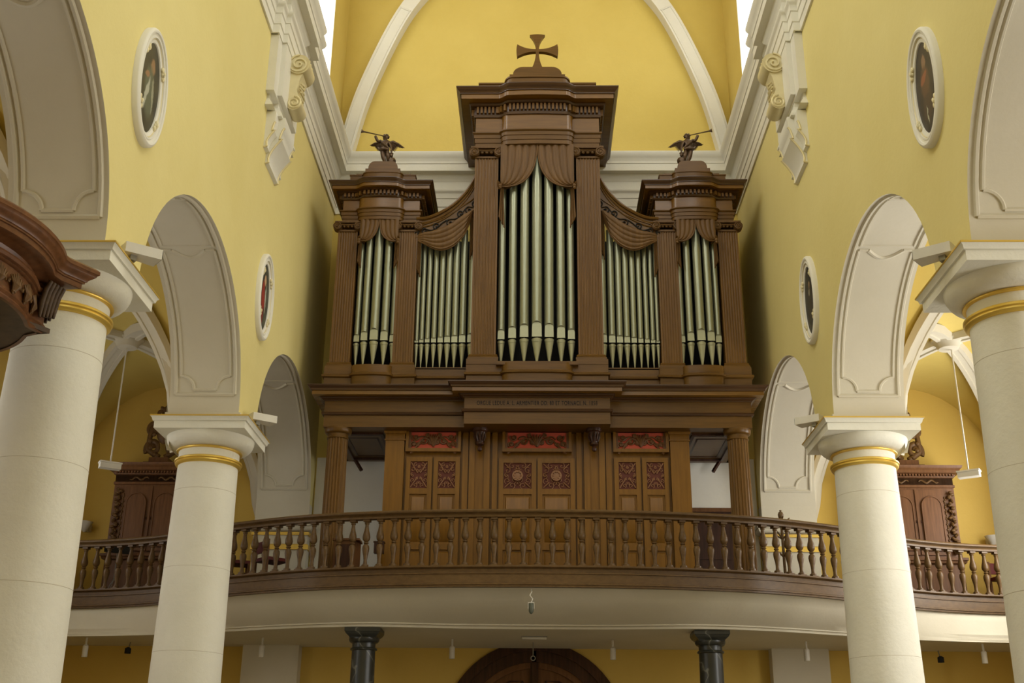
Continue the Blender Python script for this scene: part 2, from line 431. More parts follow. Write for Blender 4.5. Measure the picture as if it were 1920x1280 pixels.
# nave cornice: architrave, frieze, cornice; breaks forward over the short pilasters
CP = [(0, 10.42), (.03, 10.42), (.03, 10.56), (.045, 10.57), (.045, 10.74), (.06, 10.75), (.06, 10.84)] + cyma(.06, 10.84, .1, 10.9, 4) + \
     [(.1, 10.93), (.03, 10.95), (.03, 11.12)] + cyma(.04, 11.13, .1, 11.24, 4) + [(.11, 11.26), (.22, 11.27), (.22, 11.42), (.235, 11.43), (.235, 11.47)] + \
     cyma(.24, 11.48, .3, 11.6, 4) + [(.31, 11.62), (.31, 11.66), (0, 11.67)]
cl = [(-XN, 3.5), (-XN, 8.9), (-XN+.14, 8.9), (-XN+.14, 10.6), (-XN, 10.6), (-XN, 14.05), (-XN+.1, 14.05), (-XN+.1, 14.3), (-XN+.17, 14.3), (-XN+.17, 15.35), (-XN+.1, 15.35), (-XN+.1, 15.72), (-XN, 15.72), (-XN, YB)]
cb = [(-XN, YB), (XN, YB)]
pth = cl+[(-x, y) for x, y in reversed(cl)]
struct(MB().sweep(pth, CP, cap=False).make('trim_2', M['white']))

# aisle vaults with ribs, three bays a side
def aisle_bay(s, y0, y1, zs=4.3, H=2.55):
    xa, xb = XA, XO; cx, cy = (xa+xb)/2, (y0+y1)/2; ax, ay = (xb-xa)/2, (y1-y0)/2
    def z(x, y):
        u, v = (x-cx)/ax, (y-cy)/ay
        return zs+H*max(sqrt(max(0, 1-u*u)), sqrt(max(0, 1-v*v)))
    def P(i, j):
        x = cx-ax*cos(pi*i); y = cy-ay*cos(pi*j); return (s*x, y, z(x, y))
    b = MB().grid(P, 24, 24)
    o = struct(b.make('ceiling_aisle', M['vault'], ang=60))
    def band(pts, w, d, wd):
        m = MB(); k = len(pts); vs = []
        for p in pts:
            p = Vector(p)
            for q, e in ((-w, 0), (-w*.75, -d), (-w*.35, -d), (-w*.3, -d*.8), (w*.3, -d*.8), (w*.35, -d), (w*.75, -d), (w, 0)):
                vs.append(tuple(p+wd*q+Vector((0, 0, e+.03))))
        m.add(vs, [(i*8+j, i*8+j+1, (i+1)*8+j+1, (i+1)*8+j) for i in range(k-1) for j in range(7)])
        m.make('vault_rib', M['grey'], o)
    for sg in (-1, 1):
        pts = [(s*(cx+ax*t/20), cy+sg*ay*t/20, zs+H*sqrt(max(0, 1-(t/20)**2))) for t in range(-20, 21)]
        d = Vector((s*ax, sg*ay, 0)).normalized(); band(pts, .16, .12, Vector((-d.y, d.x, 0)))
    MB().lathe([(.02, zs+H-.2), (.16, zs+H-.18), (.2, zs+H-.1), (.26, zs+H-.05), (.26, zs+H+.02)], (s*cx, cy, 0), 16).make('vault_boss', M['grey'], o)
    # transverse arch at the near side
    a = MB(); prof = [(s*(cx-(ax)*cos(pi*k/32)), zs+H*sin(pi*k/32)) for k in range(33)]
    for e, (ya, yb) in enumerate(((y0-.3, y0+.3),)):
        for (p, q) in zip(prof[:-1], prof[1:]):
            for (yy, zz) in (((ya, yb), (-.12, -.12)), ((ya, ya), (-.12, .4)), ((yb, yb), (-.12, .4))):
                a.add([(p[0], yy[0], p[1]+zz[0]), (q[0], yy[0], q[1]+zz[0]), (q[0], yy[1], q[1]+zz[1]), (p[0], yy[1], p[1]+zz[1])], [(0, 1, 2, 3)])
    a.make('transverse_arch', M['grey'], o)
    # wall rib on the end
    if y1 > 19:
        pass
for s in (-1, 1):
    for y0, y1 in ((4.9, 9.75), (9.75, 14.85), (14.85, 19.8)): aisle_bay(s, y0, y1)

# ============================================================ COLUMNS
def column():
    t = empty('nave_column')
    b = MB().lathe([(.62, FZ+.25), (.62, FZ+.4), (.5, FZ+.5), (.46, FZ+.6), (.455, .2), (.443, 1.2), (.425, 2.4), (.4, 3.7), (.395, 3.98)], n=48)
    b.make('shaft', M['shaft'], t)
    j = MB()
    for z, r in ((3.62, .4015), (2.6, .4205), (1.55, .4375)): j.lathe([(r, z), (r+.0025, z+.004), (r, z+.008)], n=48)
    j.make('drum_joint', M['grey'], t)
    MB().box(-.66, .66, -.66, .66, FZ, FZ+.26).make('plinth', M['grey'], t)
    MB().lathe([(.39, 3.97), (.42, 3.98), (.435, 4.0), (.43, 4.02), (.445, 4.03), (.445, 4.05), (.43, 4.06), (.4, 4.07)], n=48).make('gilt_astragal', M['gold'], t)
    MB().lathe([(.4, 4.06), (.4, 4.16)]+cavet(.4, 4.16, .42, 4.2, 3)+ovolo(.44, 4.2, .58, 4.36, 7)+[(.58, 4.37), (.3, 4.38)], n=48).make('echinus', M['shaft'], t)
    MB().lathe([(.41, 4.165), (.432, 4.172), (.436, 4.182), (.43, 4.192), (.41, 4.2)], n=48).make('gilt_fillet', M['gold'], t)
    a = [(-.6, -.6), (.6, -.6), (.6, .6), (-.6, .6)]
    MB().sweep(a, [(0, 4.365), (0, 4.46), (.02, 4.465), (.03, 4.5), (.045, 4.515), (.045, 4.53)], closed=True).make('abacus', M['shaft'], t)
    MB().sweep(a, [(.046, 4.518), (.05, 4.52), (.05, 4.536), (-.1, 4.54)], closed=True, cap=False).make('gilt_edge', M['gold'], t)
    MB().box(-.5, .5, -.52, .52, 4.53, 4.605).make('impost_block', M['grey'], t)
    return t
c0 = column()
cl_ = [(-4.4, 9.75, 'thick cream plastered column with gilt ring in the left foreground, behind the carved canopy'),
       (4.4, 9.75, 'thick cream plastered column with gilt ring at the right edge of the picture'),
       (-4.4, 14.85, 'cream plastered column with gilt ring crossing the left part of the gallery'),
       (4.4, 14.85, 'cream plastered column with gilt ring crossing the right part of the gallery'),]
for i, (x, y, lb) in enumerate(cl_):
    c = c0 if i == 0 else copy_tree(c0); c.location = (x, y, 0); tag(c, lb, 'column', 'nave columns')

# floodlights on the abaci
def flood():
    t = empty('floodlight'); T = lambda x, y, z: (x, y, z)
    MB().prism([(-.17, -.07), (.17, -.1), (.17, .1), (-.17, .07)], 0, .1).make('housing', M['plastic'], t)
    MB().box(.171, .18, -.085, .085, .01, .09).make('front_glass', M['black'], t)
    MB().box(-.1, -.04, -.03, .03, -.05, 0.0).make('bracket', M['steel'], t)
    return t
f0 = flood()
for i, (x, y, a, lb) in enumerate([(-3.7, 9.6, 40, 'grey floodlight box on top of the left foreground column'),
        (3.7, 9.6, 140, 'grey floodlight box on top of the right foreground column'),
        (-3.7, 14.75, 40, 'grey floodlight box on the farther left column capital'),
        (3.7, 14.75, 140, 'grey floodlight box on the farther right column capital')]):
    f = f0 if i == 0 else copy_tree(f0); f.location = (x, y, 4.595); f.rotation_euler = (0, 0, radians(a)); tag(f, lb, 'floodlight', 'floodlights on the capitals')

# ============================================================ GALLERY
GX = [(0, 16.19), (1.2, 16.24), (2.3, 16.38), (3.42, 16.66), (4.61, 17.22), (5.3, 17.72), (6.0, 18.15), (6.8, 18.45), (7.6, 18.6), (8.5, 18.66)]
GH = cat(GX, 8)
GC = [(-p.x, p.y) for p in reversed(GH[1:])]+[(p.x, p.y) for p in GH]
LX = [(0, 17.24), (1.2, 17.2), (2.47, 17.05), (3.6, 17.3), (4.7, 17.74), (5.6, 18.05), (6.6, 18.3), (7.6, 18.42), (8.5, 18.46)]
def interp(c, x):
    x = abs(x)
    for a, b_ in zip(c[:-1], c[1:]):
        if x <= b_[0]: return a[1]+(b_[1]-a[1])*(x-a[0])/(b_[0]-a[0])
    return c[-1][1]
LH = [(p.x, p.y) for p in cat(LX, 8)]
GR = empty('gallery_railing', (0, 16.19, 2.64)); tag(GR, 'long curved oak gallery balustrade of turned balusters below the organ', 'railing')
def gp(m, name, mat, **k):
    o = m.make(name, mat, GR, **k); o.matrix_parent_inverse = Matrix.Translation((0, -16.19, -2.64)); return o
gp(MB().sweep(GC, [(-.12, 2.64), (.03, 2.64), (.03, 2.665), (.045, 2.67), (.045, 2.69), (.02, 2.7), (.02, 2.82), (.035, 2.825), (.035, 2.84), (.0, 2.85), (0, 2.9), (.03, 2.905), (.05, 2.92), (.05, 2.94), (-.12, 2.94), (-.12, 2.64)], cap=False), 'base_beam', M['rail'])
gp(MB().sweep(GC, [(-.07, 3.635), (.04, 3.635), (.045, 3.66), (.035, 3.68), (.05, 3.69), (.085, 3.7), (.09, 3.72), (.07, 3.74), (-.08, 3.74), (-.1, 3.72), (-.1, 3.7), (-.07, 3.69), (-.07, 3.635)], cap=False), 'handrail', M['rail'])
bp = [(.05, 0), (.052, .03), (.05, .045), (.034, .05), (.028, .07), (.026, .11), (.032, .17), (.046, .235), (.052, .28), (.046, .315), (.03, .335), (.022, .345),
      (.034, .352), (.038, .36), (.034, .368), (.022, .375), (.034, .385), (.052, .41), (.057, .445), (.05, .49), (.036, .54), (.027, .6), (.026, .63), (.036, .64), (.036, .65), (.03, .655), (.045, .67)]
bp = [(r, z) for r, z in bp]
bm_ = MB().lathe(bp, n=12).box(-.047, .047, -.047, .047, .668, .7).box(-.052, .052, -.052, .052, -.002, .02)
bme = bm_.mesh('baluster', M['rail'], 30)
# equal spacing along the curve
Ls = [0]
for a, b2 in zip(GC[:-1], GC[1:]): Ls.append(Ls[-1]+math.dist(a, b2))
tot = Ls[-1]; mid = tot/2; sp = .2094; k = 0
pos = [mid+.05+sp*i for i in range(-60, 61) if .1 < mid+.05+sp*i < tot-.1]
for d in pos:
    i = max(j for j in range(len(Ls)) if Ls[j] <= d); i = min(i, len(GC)-2)
    t = (d-Ls[i])/(Ls[i+1]-Ls[i]); x = GC[i][0]+(GC[i+1][0]-GC[i][0])*t; y = GC[i][1]+(GC[i+1][1]-GC[i][1])*t
    ang = math.atan2(GC[i+1][1]-GC[i][1], GC[i+1][0]-GC[i][0])
    o = bpy.data.objects.new('baluster', bme); COL.objects.link(o); o.parent = GR
    o.location = (x+.03*sin(ang)*-1, y+.03*cos(ang)-16.19, 2.938-2.64); o.rotation_euler = (0, 0, ang)
# gallery floor, coved underside and flat soffit
gi = [(x, y+.08) for x, y in GC]
struct(MB().prism(gi+[(8.5, 19.8), (-8.5, 19.8)], 2.7, 2.85).make('floor_gallery', M['dark']))
b = MB(); steps = [(0, 0), (.08, .02), (.25, .28), (.45, .5), (.7, .72), (.9, .86), (.9, .9), (.97, .91), (.97, .985), (1.03, 1.0)]
vs = []; N = 72
for i in range(N+1):
    x = -8.5+17*i/N; ya = interp([(p.x, p.y) for p in GH], x)+.02; yb = interp(LH, x)
    for (h, v) in steps: vs.append((x, ya+(yb-ya)*h, 2.645+(2.185-2.645)*v))
m = len(steps)
b.add(vs, [(i*m+k, (i+1)*m+k, (i+1)*m+k+1, i*m+k+1) for i in range(N) for k in range(m-1)])
struct(b.make('trim_3', M['grey'], ang=50))
lo = [(x, interp(LH, x)+.02) for x in [-8.5+17*i/60 for i in range(61)]]
struct(MB().prism(lo+[(8.5, 19.82), (-8.5, 19.82)], 2.2, 2.3).make('ceiling_gallery', M['grey']))

def marble_col():
    t = empty('marble_column')
    MB().lathe([(.28, FZ+.12), (.28, FZ+.2), (.22, FZ+.26), (.195, FZ+.3), (.19, .2), (.172, 1.86), (.172, 1.88)], n=32).make('shaft', M['marble'], t)
    MB().lathe([(.17, 1.87), (.195, 1.88), (.2, 1.895), (.19, 1.91), (.172, 1.915), (.172, 1.97), (.18, 1.975)]+ovolo(.18, 1.98, .225, 2.04)+[(.225, 2.05)], n=32).make('necking', M['marble'], t)
    MB().sweep([(-.21, -.21), (.21, -.21), (.21, .21), (-.21, .21)], cyma(-.02, 2.04, .04, 2.12)+[(.05, 2.13), (.05, 2.185)], closed=True).make('abacus', M['marble'], t)
    MB().box(-.3, .3, -.3, .3, FZ, FZ+.13).make('plinth', M['marble'], t); return t
mc = marble_col(); mc.location = (-2.52, 17.3, 0); tag(mc, 'black veined marble column under the gallery, left of the arched door', 'column', 'marble columns under the gallery')
m2 = copy_tree(mc); m2.location = (2.6, 17.38, 0); tag(m2, 'black veined marble column under the gallery, right of the arched door', 'column', 'marble columns under the gallery')

# ============================================================ ORGAN (sized at a farther depth, then scaled down about the camera, origin at gallery floor)
K = .925
OR = empty('pipe_organ', (.037, 19*K, 3.08*K)); tag(OR, 'tall carved oak pipe organ case with five groups of silvery pipes on the gallery', 'organ')
TO = lambda x, y, z: (x*K, (y-19)*K, (z-3.08)*K)
OM = lambda: MB(TO)
def op(m, name, mat, parent=None, **k): return m.make(name, mat, parent or OR, **k)
def bulge(cx, hw, yf, bx, d):
    """front path from left to right with a round-ended projection in the middle"""
    r = .13; L = [(cx-bx, yf)]+[(cx-bx+r*(1-cos(pi/2*t/6)), yf-d*sin(pi/2*t/6)) for t in range(1, 7)]
    L += [(cx-(bx-r)+2*(bx-r)*t/8, yf-d-.02*sin(pi*t/8)) for t in range(1, 8)]
    L += [(2*cx-x, y) for x, y in reversed(L[:7])]
    return [(cx-hw, yf)]+L+[(cx+hw, yf)]
def dentils(path, off, z0, z1, w, gap, name='dentil_course'):
    m = OM(); D_ = [0]
    for a, b_ in zip(path[:-1], path[1:]): D_.append(D_[-1]+math.dist(a, b_))
    st = w+gap; q0 = D_[1]; tot_ = D_[-2]-D_[1]; nn = int(tot_/st); pos_ = [q0+(k+.5)*tot_/nn for k in range(nn)]
    pos_ += [q0-st*(k+.6) for k in range(int(q0/st)-1)]+[D_[-2]+st*(k+.6) for k in range(int(q0/st)-1)]
    for d_ in pos_:
        k = max(i_ for i_ in range(len(D_)-1) if D_[i_] <= d_); a, b_ = path[k], path[k+1]; L = D_[k+1]-D_[k]; t_ = (d_-D_[k])/L
        tx, ty = (b_[0]-a[0])/L, (b_[1]-a[1])/L; nx, ny = ty, -tx; px, py = a[0]+tx*(d_-D_[k]), a[1]+ty*(d_-D_[k])
        m.prism([(px-tx*w/2+nx*off[0], py-ty*w/2+ny*off[0]), (px+tx*w/2+nx*off[0], py+ty*w/2+ny*off[0]),
                 (px+tx*w/2+nx*off[1], py+ty*w/2+ny*off[1]), (px-tx*w/2+nx*off[1], py-ty*w/2+ny*off[1])], z0, z1)
    return op(m, name, M['wv'], kind='stuff')

def entab(cx, hw, yf, yb, bx, d, Z, proj):
    """Z = architrave bottom, frieze bottom, frieze top, corona bottom, top"""
    def soft(c_, hw_, y_, b_, d_):
        L = [(c_-b_-.06+.2*t/8, y_-d_*(.5-.5*cos(pi*t/8))) for t in range(9)]
        L += [(c_+(-b_+.14)+(2*b_-.28)*t/6, y_-d_-.02*sin(pi*t/6)) for t in range(1, 6)]
        return [(c_-hw_, y_)]+L+[(2*c_-x, y) for x, y in reversed(L[:9])]+[(c_+hw_, y_)]
    sp_ = [(cx-hw, yb)]+soft(cx, hw, yf, bx, d)+[(cx+hw, yb)]
    a, f, t, c, u = Z; fr = bulge(cx, hw, yf, bx, d); path = [(cx-hw, yb)]+fr+[(cx+hw, yb)]
    h = (f-a)
    op(OM().sweep(path, [(-.05, a), (0, a), (0, a+h*.28), (.012, a+h*.29), (.012, a+h*.6), (.026, a+h*.61), (.026, a+h*.85), (.055, a+h*.93), (.055, f), (0, f+.005)]), 'architrave', M['wh'])
    op(OM().sweep(path, [(0, f), (0, t)]), 'frieze', M['gw'])
    s = c-t
    op(OM().sweep(sp_, [(-.03, t-.005), (.03, t), (.045, t+s*.18), (.03, t+s*.22), (.03, t+s*.76), (.1, t+s*.8), (.125, c-.02), (.1, c-.004), (-.03, c)], front=True), 'bed_moulding', M['wd'])
    op(OM().sweep(sp_, [(-.03, c), (proj*.74, c-.004), (proj*.74, c+(u-c)*.42), (-.03, c+(u-c)*.43)], front=True), 'corona', M['gw'])
    op(OM().sweep(sp_, [(-.03, c+(u-c)*.42), (proj*.8, c+(u-c)*.42), (proj*.8, c+(u-c)*.5)]+cyma(proj*.82, c+(u-c)*.52, proj*.97, c+(u-c)*.85, 5)+[(proj, u-.02), (proj, u), (-.05, u+.01)], front=True), 'crown_moulding', M['wd'])
    dentils(sp_, (.02, .085), t+s*.25, t+s*.74, .042, .03)
    return path
# --- centre tower
cy = 18.85
entab(0, 1.18, cy, 21.3, .68, .12, (11.36, 11.66, 12.0, 12.27, 12.49), .37)
op(OM().sweep([(-1.12, 21.2), (-1.12, 18.8)]+bulge(0, 1.0, 18.8, .62, .22)+[(1.12, 18.8), (1.12, 21.2)], [(0, 12.48), (0, 12.72), (.02, 12.73), (.02, 12.76)]), 'blocking_course', M['wh'])
op(OM().sweep(bulge(0, .72, 18.86, .6, .2)+[(.72, 20.4), (-.72, 20.4)], [(0, 12.6), (0, 12.78)], closed=True), 'attic_step', M['wh'])
op(OM().box(-1.17, 1.17, 19.0, 20.9, 12.6, 12.8).box(-.95, .95, 19.2, 20.6, 12.8, 12.92), 'attic_block', M['wh'])
op(OM().box(-.54, .54, 18.78, 19.7, 12.74, 12.95), 'dome_plinth', M['wh'])
def dome(cx, y0, y1, hw, z0, z1, name='dome'):
    H = z1-z0; pts = [(-hw, 0), (-hw, H*.15)]+[(-hw+hw*.42*(1-cos(pi/2*t/7)), H*(.15+.85*sin(pi/2*t/7))) for t in range(1, 8)]
    pts = pts+[(-x, z) for x, z in reversed(pts)]
    m = OM(); m.prism(pts, y0, y1, f=lambda u, v, w: (cx+u, w, z0+v)); return op(m, name, M['wh'])
dome(0, 18.82, 19.6, .475, 12.95, 13.15)
# --- side towers
SX = 2.93
for s in (-1, 1):
    cx = s*SX
    entab(cx, .72, 19.0, 21.2, .42, .12, (9.84, 10.07, 10.3, 10.45, 10.6), .26)
    op(OM().sweep([(cx-.62, 20.9), (cx-.62, 18.97)]+bulge(cx, .6, 18.97, .38, .12)+[(cx+.62, 18.97), (cx+.62, 20.9)], [(0, 10.59), (0, 10.8), (.012, 10.81), (.012, 10.83)]), 'blocking_course', M['wh'])
    op(OM().box(cx-.52, cx+.52, 19.05, 20.2, 10.8, 10.9), 'attic_block', M['wh'])
    op(OM().box(cx-.33, cx+.33, 18.9, 19.5, 10.77, 10.93), 'dome_plinth', M['wh'])
    dome(cx, 18.92, 19.45, .28, 10.93, 11.1)
# --- fluted pilasters
def fluted(m, x0, x1, yf, yb, z0, z1, n=7, top=1.0):
    w = x1-x0; e = w*.06; g = (w-2*e)/n; pts = [(x0, yb), (x0, yf)]
    for i in range(n):
        a = x0+e+g*i+g*.14; r = g*.36
        pts += [(a+r-r*cos(pi*t/5), yf+r*.9*sin(pi*t/5)) for t in range(6)]
    pts += [(x1, yf), (x1, yb)]
    m.prism(pts[::-1], z0, z1, top=top, c=((x0+x1)/2, yb))
def volute(m, x, y, z, r, hand):
    m.lathe([(.001, y-.03), (r*.2, y-.035), (r*.25, y-.01), (r*.85, y), (r, y-.015), (r, y+.12), (.001, y+.12)], c=(x, 0, z), n=18, axis='Y')
    m.tube([(p[0], y-.012, p[2]) for p in scroll((x, z), r*.9, 1.9, hand, pi/2)], r*.12, 5)
def ionic(x0, x1, yf, z0, z1, parent):
    m = OM(); w = x1-x0; h = z1-z0; r = h*.46; c = (x0+x1)/2
    m.box(x0-.01, x1+.01, yf-.015, yf+.12, z0-.02, z0+.015)
    for k in range(5):
        m.ball((x0+w*(k+.5)/5, yf-.02, z0+h*.42), (w*.075, .03, h*.13), 8)
    m.box(x0-.0, x1+.0, yf-.025, yf+.12, z0+h*.5, z0+h*.68)
    for sg in (-1, 1): volute(m, c+sg*(w/2+r*.15), yf-.05, z0+h*.42, r, sg)
    m.tube([(c+w*.55*(t/6), yf-.05, z0+h*.66-.02*cos(pi*t/12)) for t in range(-6, 7)], .012, 5)
    m.box(x0-r*.75, x1+r*.75, yf-.06, yf+.12, z0+h*.8, z1)
    return op(m, 'ionic_capital', M['carve'], parent)
def pilaster(x0, x1, yf, z0, zc, z1, depth=.2):
    m = OM(); fluted(m, x0, x1, yf, yf+depth, z0+.1, zc)
    p = op(m, 'fluted_pilaster', M['wv'])
    xs = [(x0, yf+depth), (x0, yf), (x1, yf), (x1, yf+depth)]
    op(OM().sweep(xs, [(.05, z0), (.05, z0+.04), (.04, z0+.05), (.03, z0+.06), (.035, z0+.08), (.02, z0+.1), (0, z0+.11)]), 'pilaster_base', M['wh'], p)
    ionic(x0, x1, yf, zc, z1, p)
for s in (-1, 1):
    for (a, b_, yf, z0, zc, z1) in ((3.345, 3.71, 19.0, 6.94, 9.66, 9.84), (2.22, 2.585, 19.0, 6.94, 9.66, 9.84), (.735, 1.18, 18.86, 7.04, 11.14, 11.36)):
        x0, x1 = sorted((s*a, s*b_)); pilaster(x0, x1, yf, z0, zc, z1, .25)
# --- case body
for s in (-1, 1):
    def bx(a, b_, *r): x0, x1 = sorted((s*a, s*b_)); return OM().box(x0, x1, *r)
    op(bx(3.62, 3.7, 19.2, 21.2, 5.83, 9.86), 'case_side', M['wv'])
    op(bx(1.12, 1.17, 19.05, 21.25, 6.5, 11.4), 'tower_side', M['wv'])
    op(bx(2.22, 2.27, 19.2, 21.2, 6.5, 9.86), 'partition', M['wv'])
op(OM().box(-3.65, 3.65, 19.85, 19.9, 6.5, 9.86), 'case_back', M['black'])  # this and the tower back are black to paint the case's inner dark
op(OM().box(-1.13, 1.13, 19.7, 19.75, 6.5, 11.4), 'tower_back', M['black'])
op(OM().box(-3.68, 3.68, 19.0, 21.2, 6.4, 6.5), 'wind_floor', M['dark'])
# --- pedestal course under the pipes
ped = [(-3.77, 21.2), (-3.77, 18.94), (-3.3, 18.94)]
def sidebulge(cx, yf, bx, d): return [q for q in bulge(cx, bx, yf, bx-.01, d)]
L_ = [(-3.77, 21.2), (-3.77, 18.92)]+bulge(-SX, .42, 18.94, .36, .12)+[(-2.16, 18.92), (-2.16, 19.02), (-1.25, 19.02), (-1.25, 18.8)]+bulge(0, .68, 18.8, .62, .12)[0:10]
half = [p for p in L_ if p[0] < 0]
full_p = half+[(-x, y) for x, y in reversed(half)]
op(OM().sweep(full_p, [(0, 6.52), (0, 6.6), (-.005, 6.6), (-.005, 6.73), (.03, 6.745), (.035, 6.78), (.0, 6.8), (0, 6.94)]), 'pedestal_course', M['wh'])
for s in (-1, 1):
    x0, x1 = sorted((s*.69, s*1.25)); op(OM().box(x0, x1, 18.79, 19.3, 6.94, 7.04), 'pilaster_block', M['wh'])
op(OM().box(-.72, .72, 18.7, 19.6, 6.9, 6.965), 'pipe_board', M['wh'])
for s in (-1, 1):
    x0, x1 = sorted((s*1.2, s*3.7)); op(OM().box(x0, x1, 19.02, 19.8, 6.92, 6.96), 'pipe_board', M['wh'])
# --- lower entablature
lp = [(-3.72, 21.2), (-3.72, 18.95), (-1.26, 18.95), (-1.26, 18.74), (1.26, 18.74), (1.26, 18.95), (3.72, 18.95), (3.72, 21.2)]
op(OM().sweep(lp, [(-.3, 5.83), (0, 5.83), (0, 6.04)], cap=True), 'architrave', M['wh'])
op(OM().sweep(lp, [(-.02, 6.04), (.03, 6.045), (.045, 6.07), (.03, 6.095), (-.02, 6.1)]), 'architrave_fillet', M['wd'])
FR = op(OM().sweep(lp, [(0, 6.1), (0, 6.3)], cap=True), 'frieze', M['wh'])
op(OM().sweep(lp, [(-.05, 6.3), (.02, 6.3)]+cyma(.02, 6.305, .07, 6.35, 4)+[(.09, 6.352), (.09, 6.36), (-.05, 6.361)]), 'bed_moulding', M['wd'])
op(OM().sweep(lp, [(-.05, 6.361), (.2, 6.361), (.2, 6.43), (-.05, 6.431)]), 'corona', M['gw'])
op(OM().sweep(lp, [(-.05, 6.431), (.22, 6.431), (.225, 6.455)]+cyma(.225, 6.46, .265, 6.505, 4)+[(.275, 6.51), (.275, 6.53), (-.2, 6.535)]), 'crown_moulding', M['wd'])
# inscription on the frieze
def text(body, x, y, z, size, mat, parent):
    c = bpy.data.curves.new('inscription', 'FONT'); c.body = body; c.size = size; c.align_x = 'CENTER'; c.align_y = 'CENTER'
    c.extrude = .002; c.materials.append(mat); c.space_character = 1.12
    o = bpy.data.objects.new('inscription', c); COL.objects.link(o); o.parent = parent
    o.location = TO(x, y, z); o.rotation_euler = (pi/2, 0, 0); return o
tx = text('ORGUE LEDUE A. L. ARMENTIER DD. 80 ET TORNACI. N. 1858', 0, 18.737, 6.2, .1, M['black'], FR)
bpy.context.view_layer.update()
tx.scale = (2.08*K/max(tx.dimensions.x, .01), 1, 1)
bpy.context.view_layer.update()
_me = bpy.data.meshes.new_from_object(tx.evaluated_get(bpy.context.evaluated_depsgraph_get()))
tm = bpy.data.objects.new('inscription', _me); COL.objects.link(tm); tm.parent = FR; tm.location = tx.location; tm.rotation_euler = tx.rotation_euler; tm.scale = tx.scale
bpy.data.objects.remove(tx); tm.name = 'inscription'
# --- passages: coffered underside
for s in (-1, 1):
    x0, x1 = sorted((s*2.6, s*3.64))
    pz = op(OM().box(x0, x1, 19.0, 21.2, 5.86, 5.92), 'soffit_panel', M['dark'])
    mx = (x0+x1)/2; my = 20.1
    sq = [(x0+.12, 19.3), (x1-.12, 19.3), (x1-.12, 21.0), (x0+.12, 21.0)]
    op(OM().sweep(sq, [(0, 5.86), (.0, 5.8), (-.05, 5.79), (-.06, 5.86)], closed=True, cap=False), 'coffer_moulding', M['dark'], pz)
    sq = [(x0+.24, 19.6), (x1-.24, 19.6), (x1-.24, 20.8), (x0+.24, 20.8)]
    op(OM().sweep(sq, [(0, 5.86), (.0, 5.83), (-.03, 5.82), (-.04, 5.86)], closed=True, cap=False), 'coffer_moulding', M['dark'], pz)
    x2, x3 = sorted((s*3.3, s*3.36)); m = OM(); m.tube([(s*3.5, 21.12, 5.87), (s*3.34, 21.1, 5.62)], .035, 4); op(m, 'brace', M['dark'])
# --- round fluted columns
def flutedcol(cx, cy_, r, z0, z1):
    pts = []; n = 20
    for i in range(n):
        for t, q in ((0, 1), (.14, 1), (.3, .93), (.5, .9), (.7, .93), (.86, 1)):
            a = 2*pi*(i+t)/n; pts.append((cx+r*q*cos(a), cy_+r*q*sin(a)))
    m = OM(); m.prism(pts, z0, z1, top=.9, c=(cx, cy_)); return op(m, 'fluted_column', M['wv'])
for s in (-1, 1):
    fc = flutedcol(s*3.48, 19.12, .195, 3.15, 5.68)
    op(OM().lathe([(.175, 5.64), (.19, 5.65), (.19, 5.67), (.178, 5.68), (.18, 5.72)]+ovolo(.18, 5.73, .23, 5.77)+[(.235, 5.78), (.235, 5.83)], (s*3.48, 19.12, 0), 28), 'column_capital', M['wh'], fc)
    op(OM().lathe([(.26, 3.08), (.26, 3.15), (.22, 3.2), (.2, 3.22)], (s*3.48, 19.12, 0), 28), 'column_base', M['wh'], fc)
# --- panelled wall with doors
op(OM().box(-2.63, 2.63, 19.32, 19.4, 3.08, 5.9), 'panelled_wall', M['door'])
for s in (-1, 1):
    def bx(a, b_, *r): x0, x1 = sorted((s*a, s*b_)); return OM().box(x0, x1, *r)
    p = op(bx(2.32, 2.65, 19.2, 19.34, 3.08, 5.95), 'flat_pilaster', M['door'])
    x0, x1 = sorted((s*2.32, s*2.65))
    op(OM().sweep([(x0, 19.34), (x0, 19.2), (x1, 19.2), (x1, 19.34)], [(.004, 5.66), (.017, 5.665), (.017, 5.69), (.004, 5.695), (.004, 5.78), (.02, 5.785), (.03, 5.81), (.03, 5.95)], cap=False), 'pilaster_capital', M['door'], p)
    for (a, b_, y) in ((.69, .78, 19.26), (.82, .92, 19.22), (.92, 1.08, 19.26), (1.08, 1.18, 19.22), (1.2, 1.3, 19.26)):
        op(bx(a, b_, y, 19.34, 3.08, 5.95), 'wall_strip', M['door'])
def ornament(m, x0, x1, z0, z1, y, r, rows=2):
    """symmetrical acanthus scrolls"""
    cx, w, h = (x0+x1)/2, x1-x0, z1-z0
    for s in (-1, 1):
        for (fx, fz, fr, a, hd) in ((.22, .45, .34, .3, 1), (.38, .68, .24, 2.6, -1), (.08, .38, .2, 1.2, 1), (.42, .25, .2, -1, 1), (.33, .2, .13, 0, -1), (.12, .8, .14, 1, -1)):
            m.tube([(p[0], y, p[2]) for p in scroll((cx+s*fx*w, z0+fz*h), fr*h, 1.3, s*hd, a)], r, 5)
            m.ball((cx+s*fx*w, y, z0+fz*h), (r*2, r, r*2), 8)
        m.tube([(cx+s*w*t, y, z0+h*(.12+.5*sin(t*9))) for t in [i*.48/14 for i in range(15)]], r*1.2, 5)
    for k in range(-2, 3):
        m.tube([(cx, y-.005, z0+h*.1), (cx+k*.028*w, y-.01, z0+h*.55), (cx+k*.055*w, y, z0+h*.9)], [r, r*1.5, r*.6], 5)
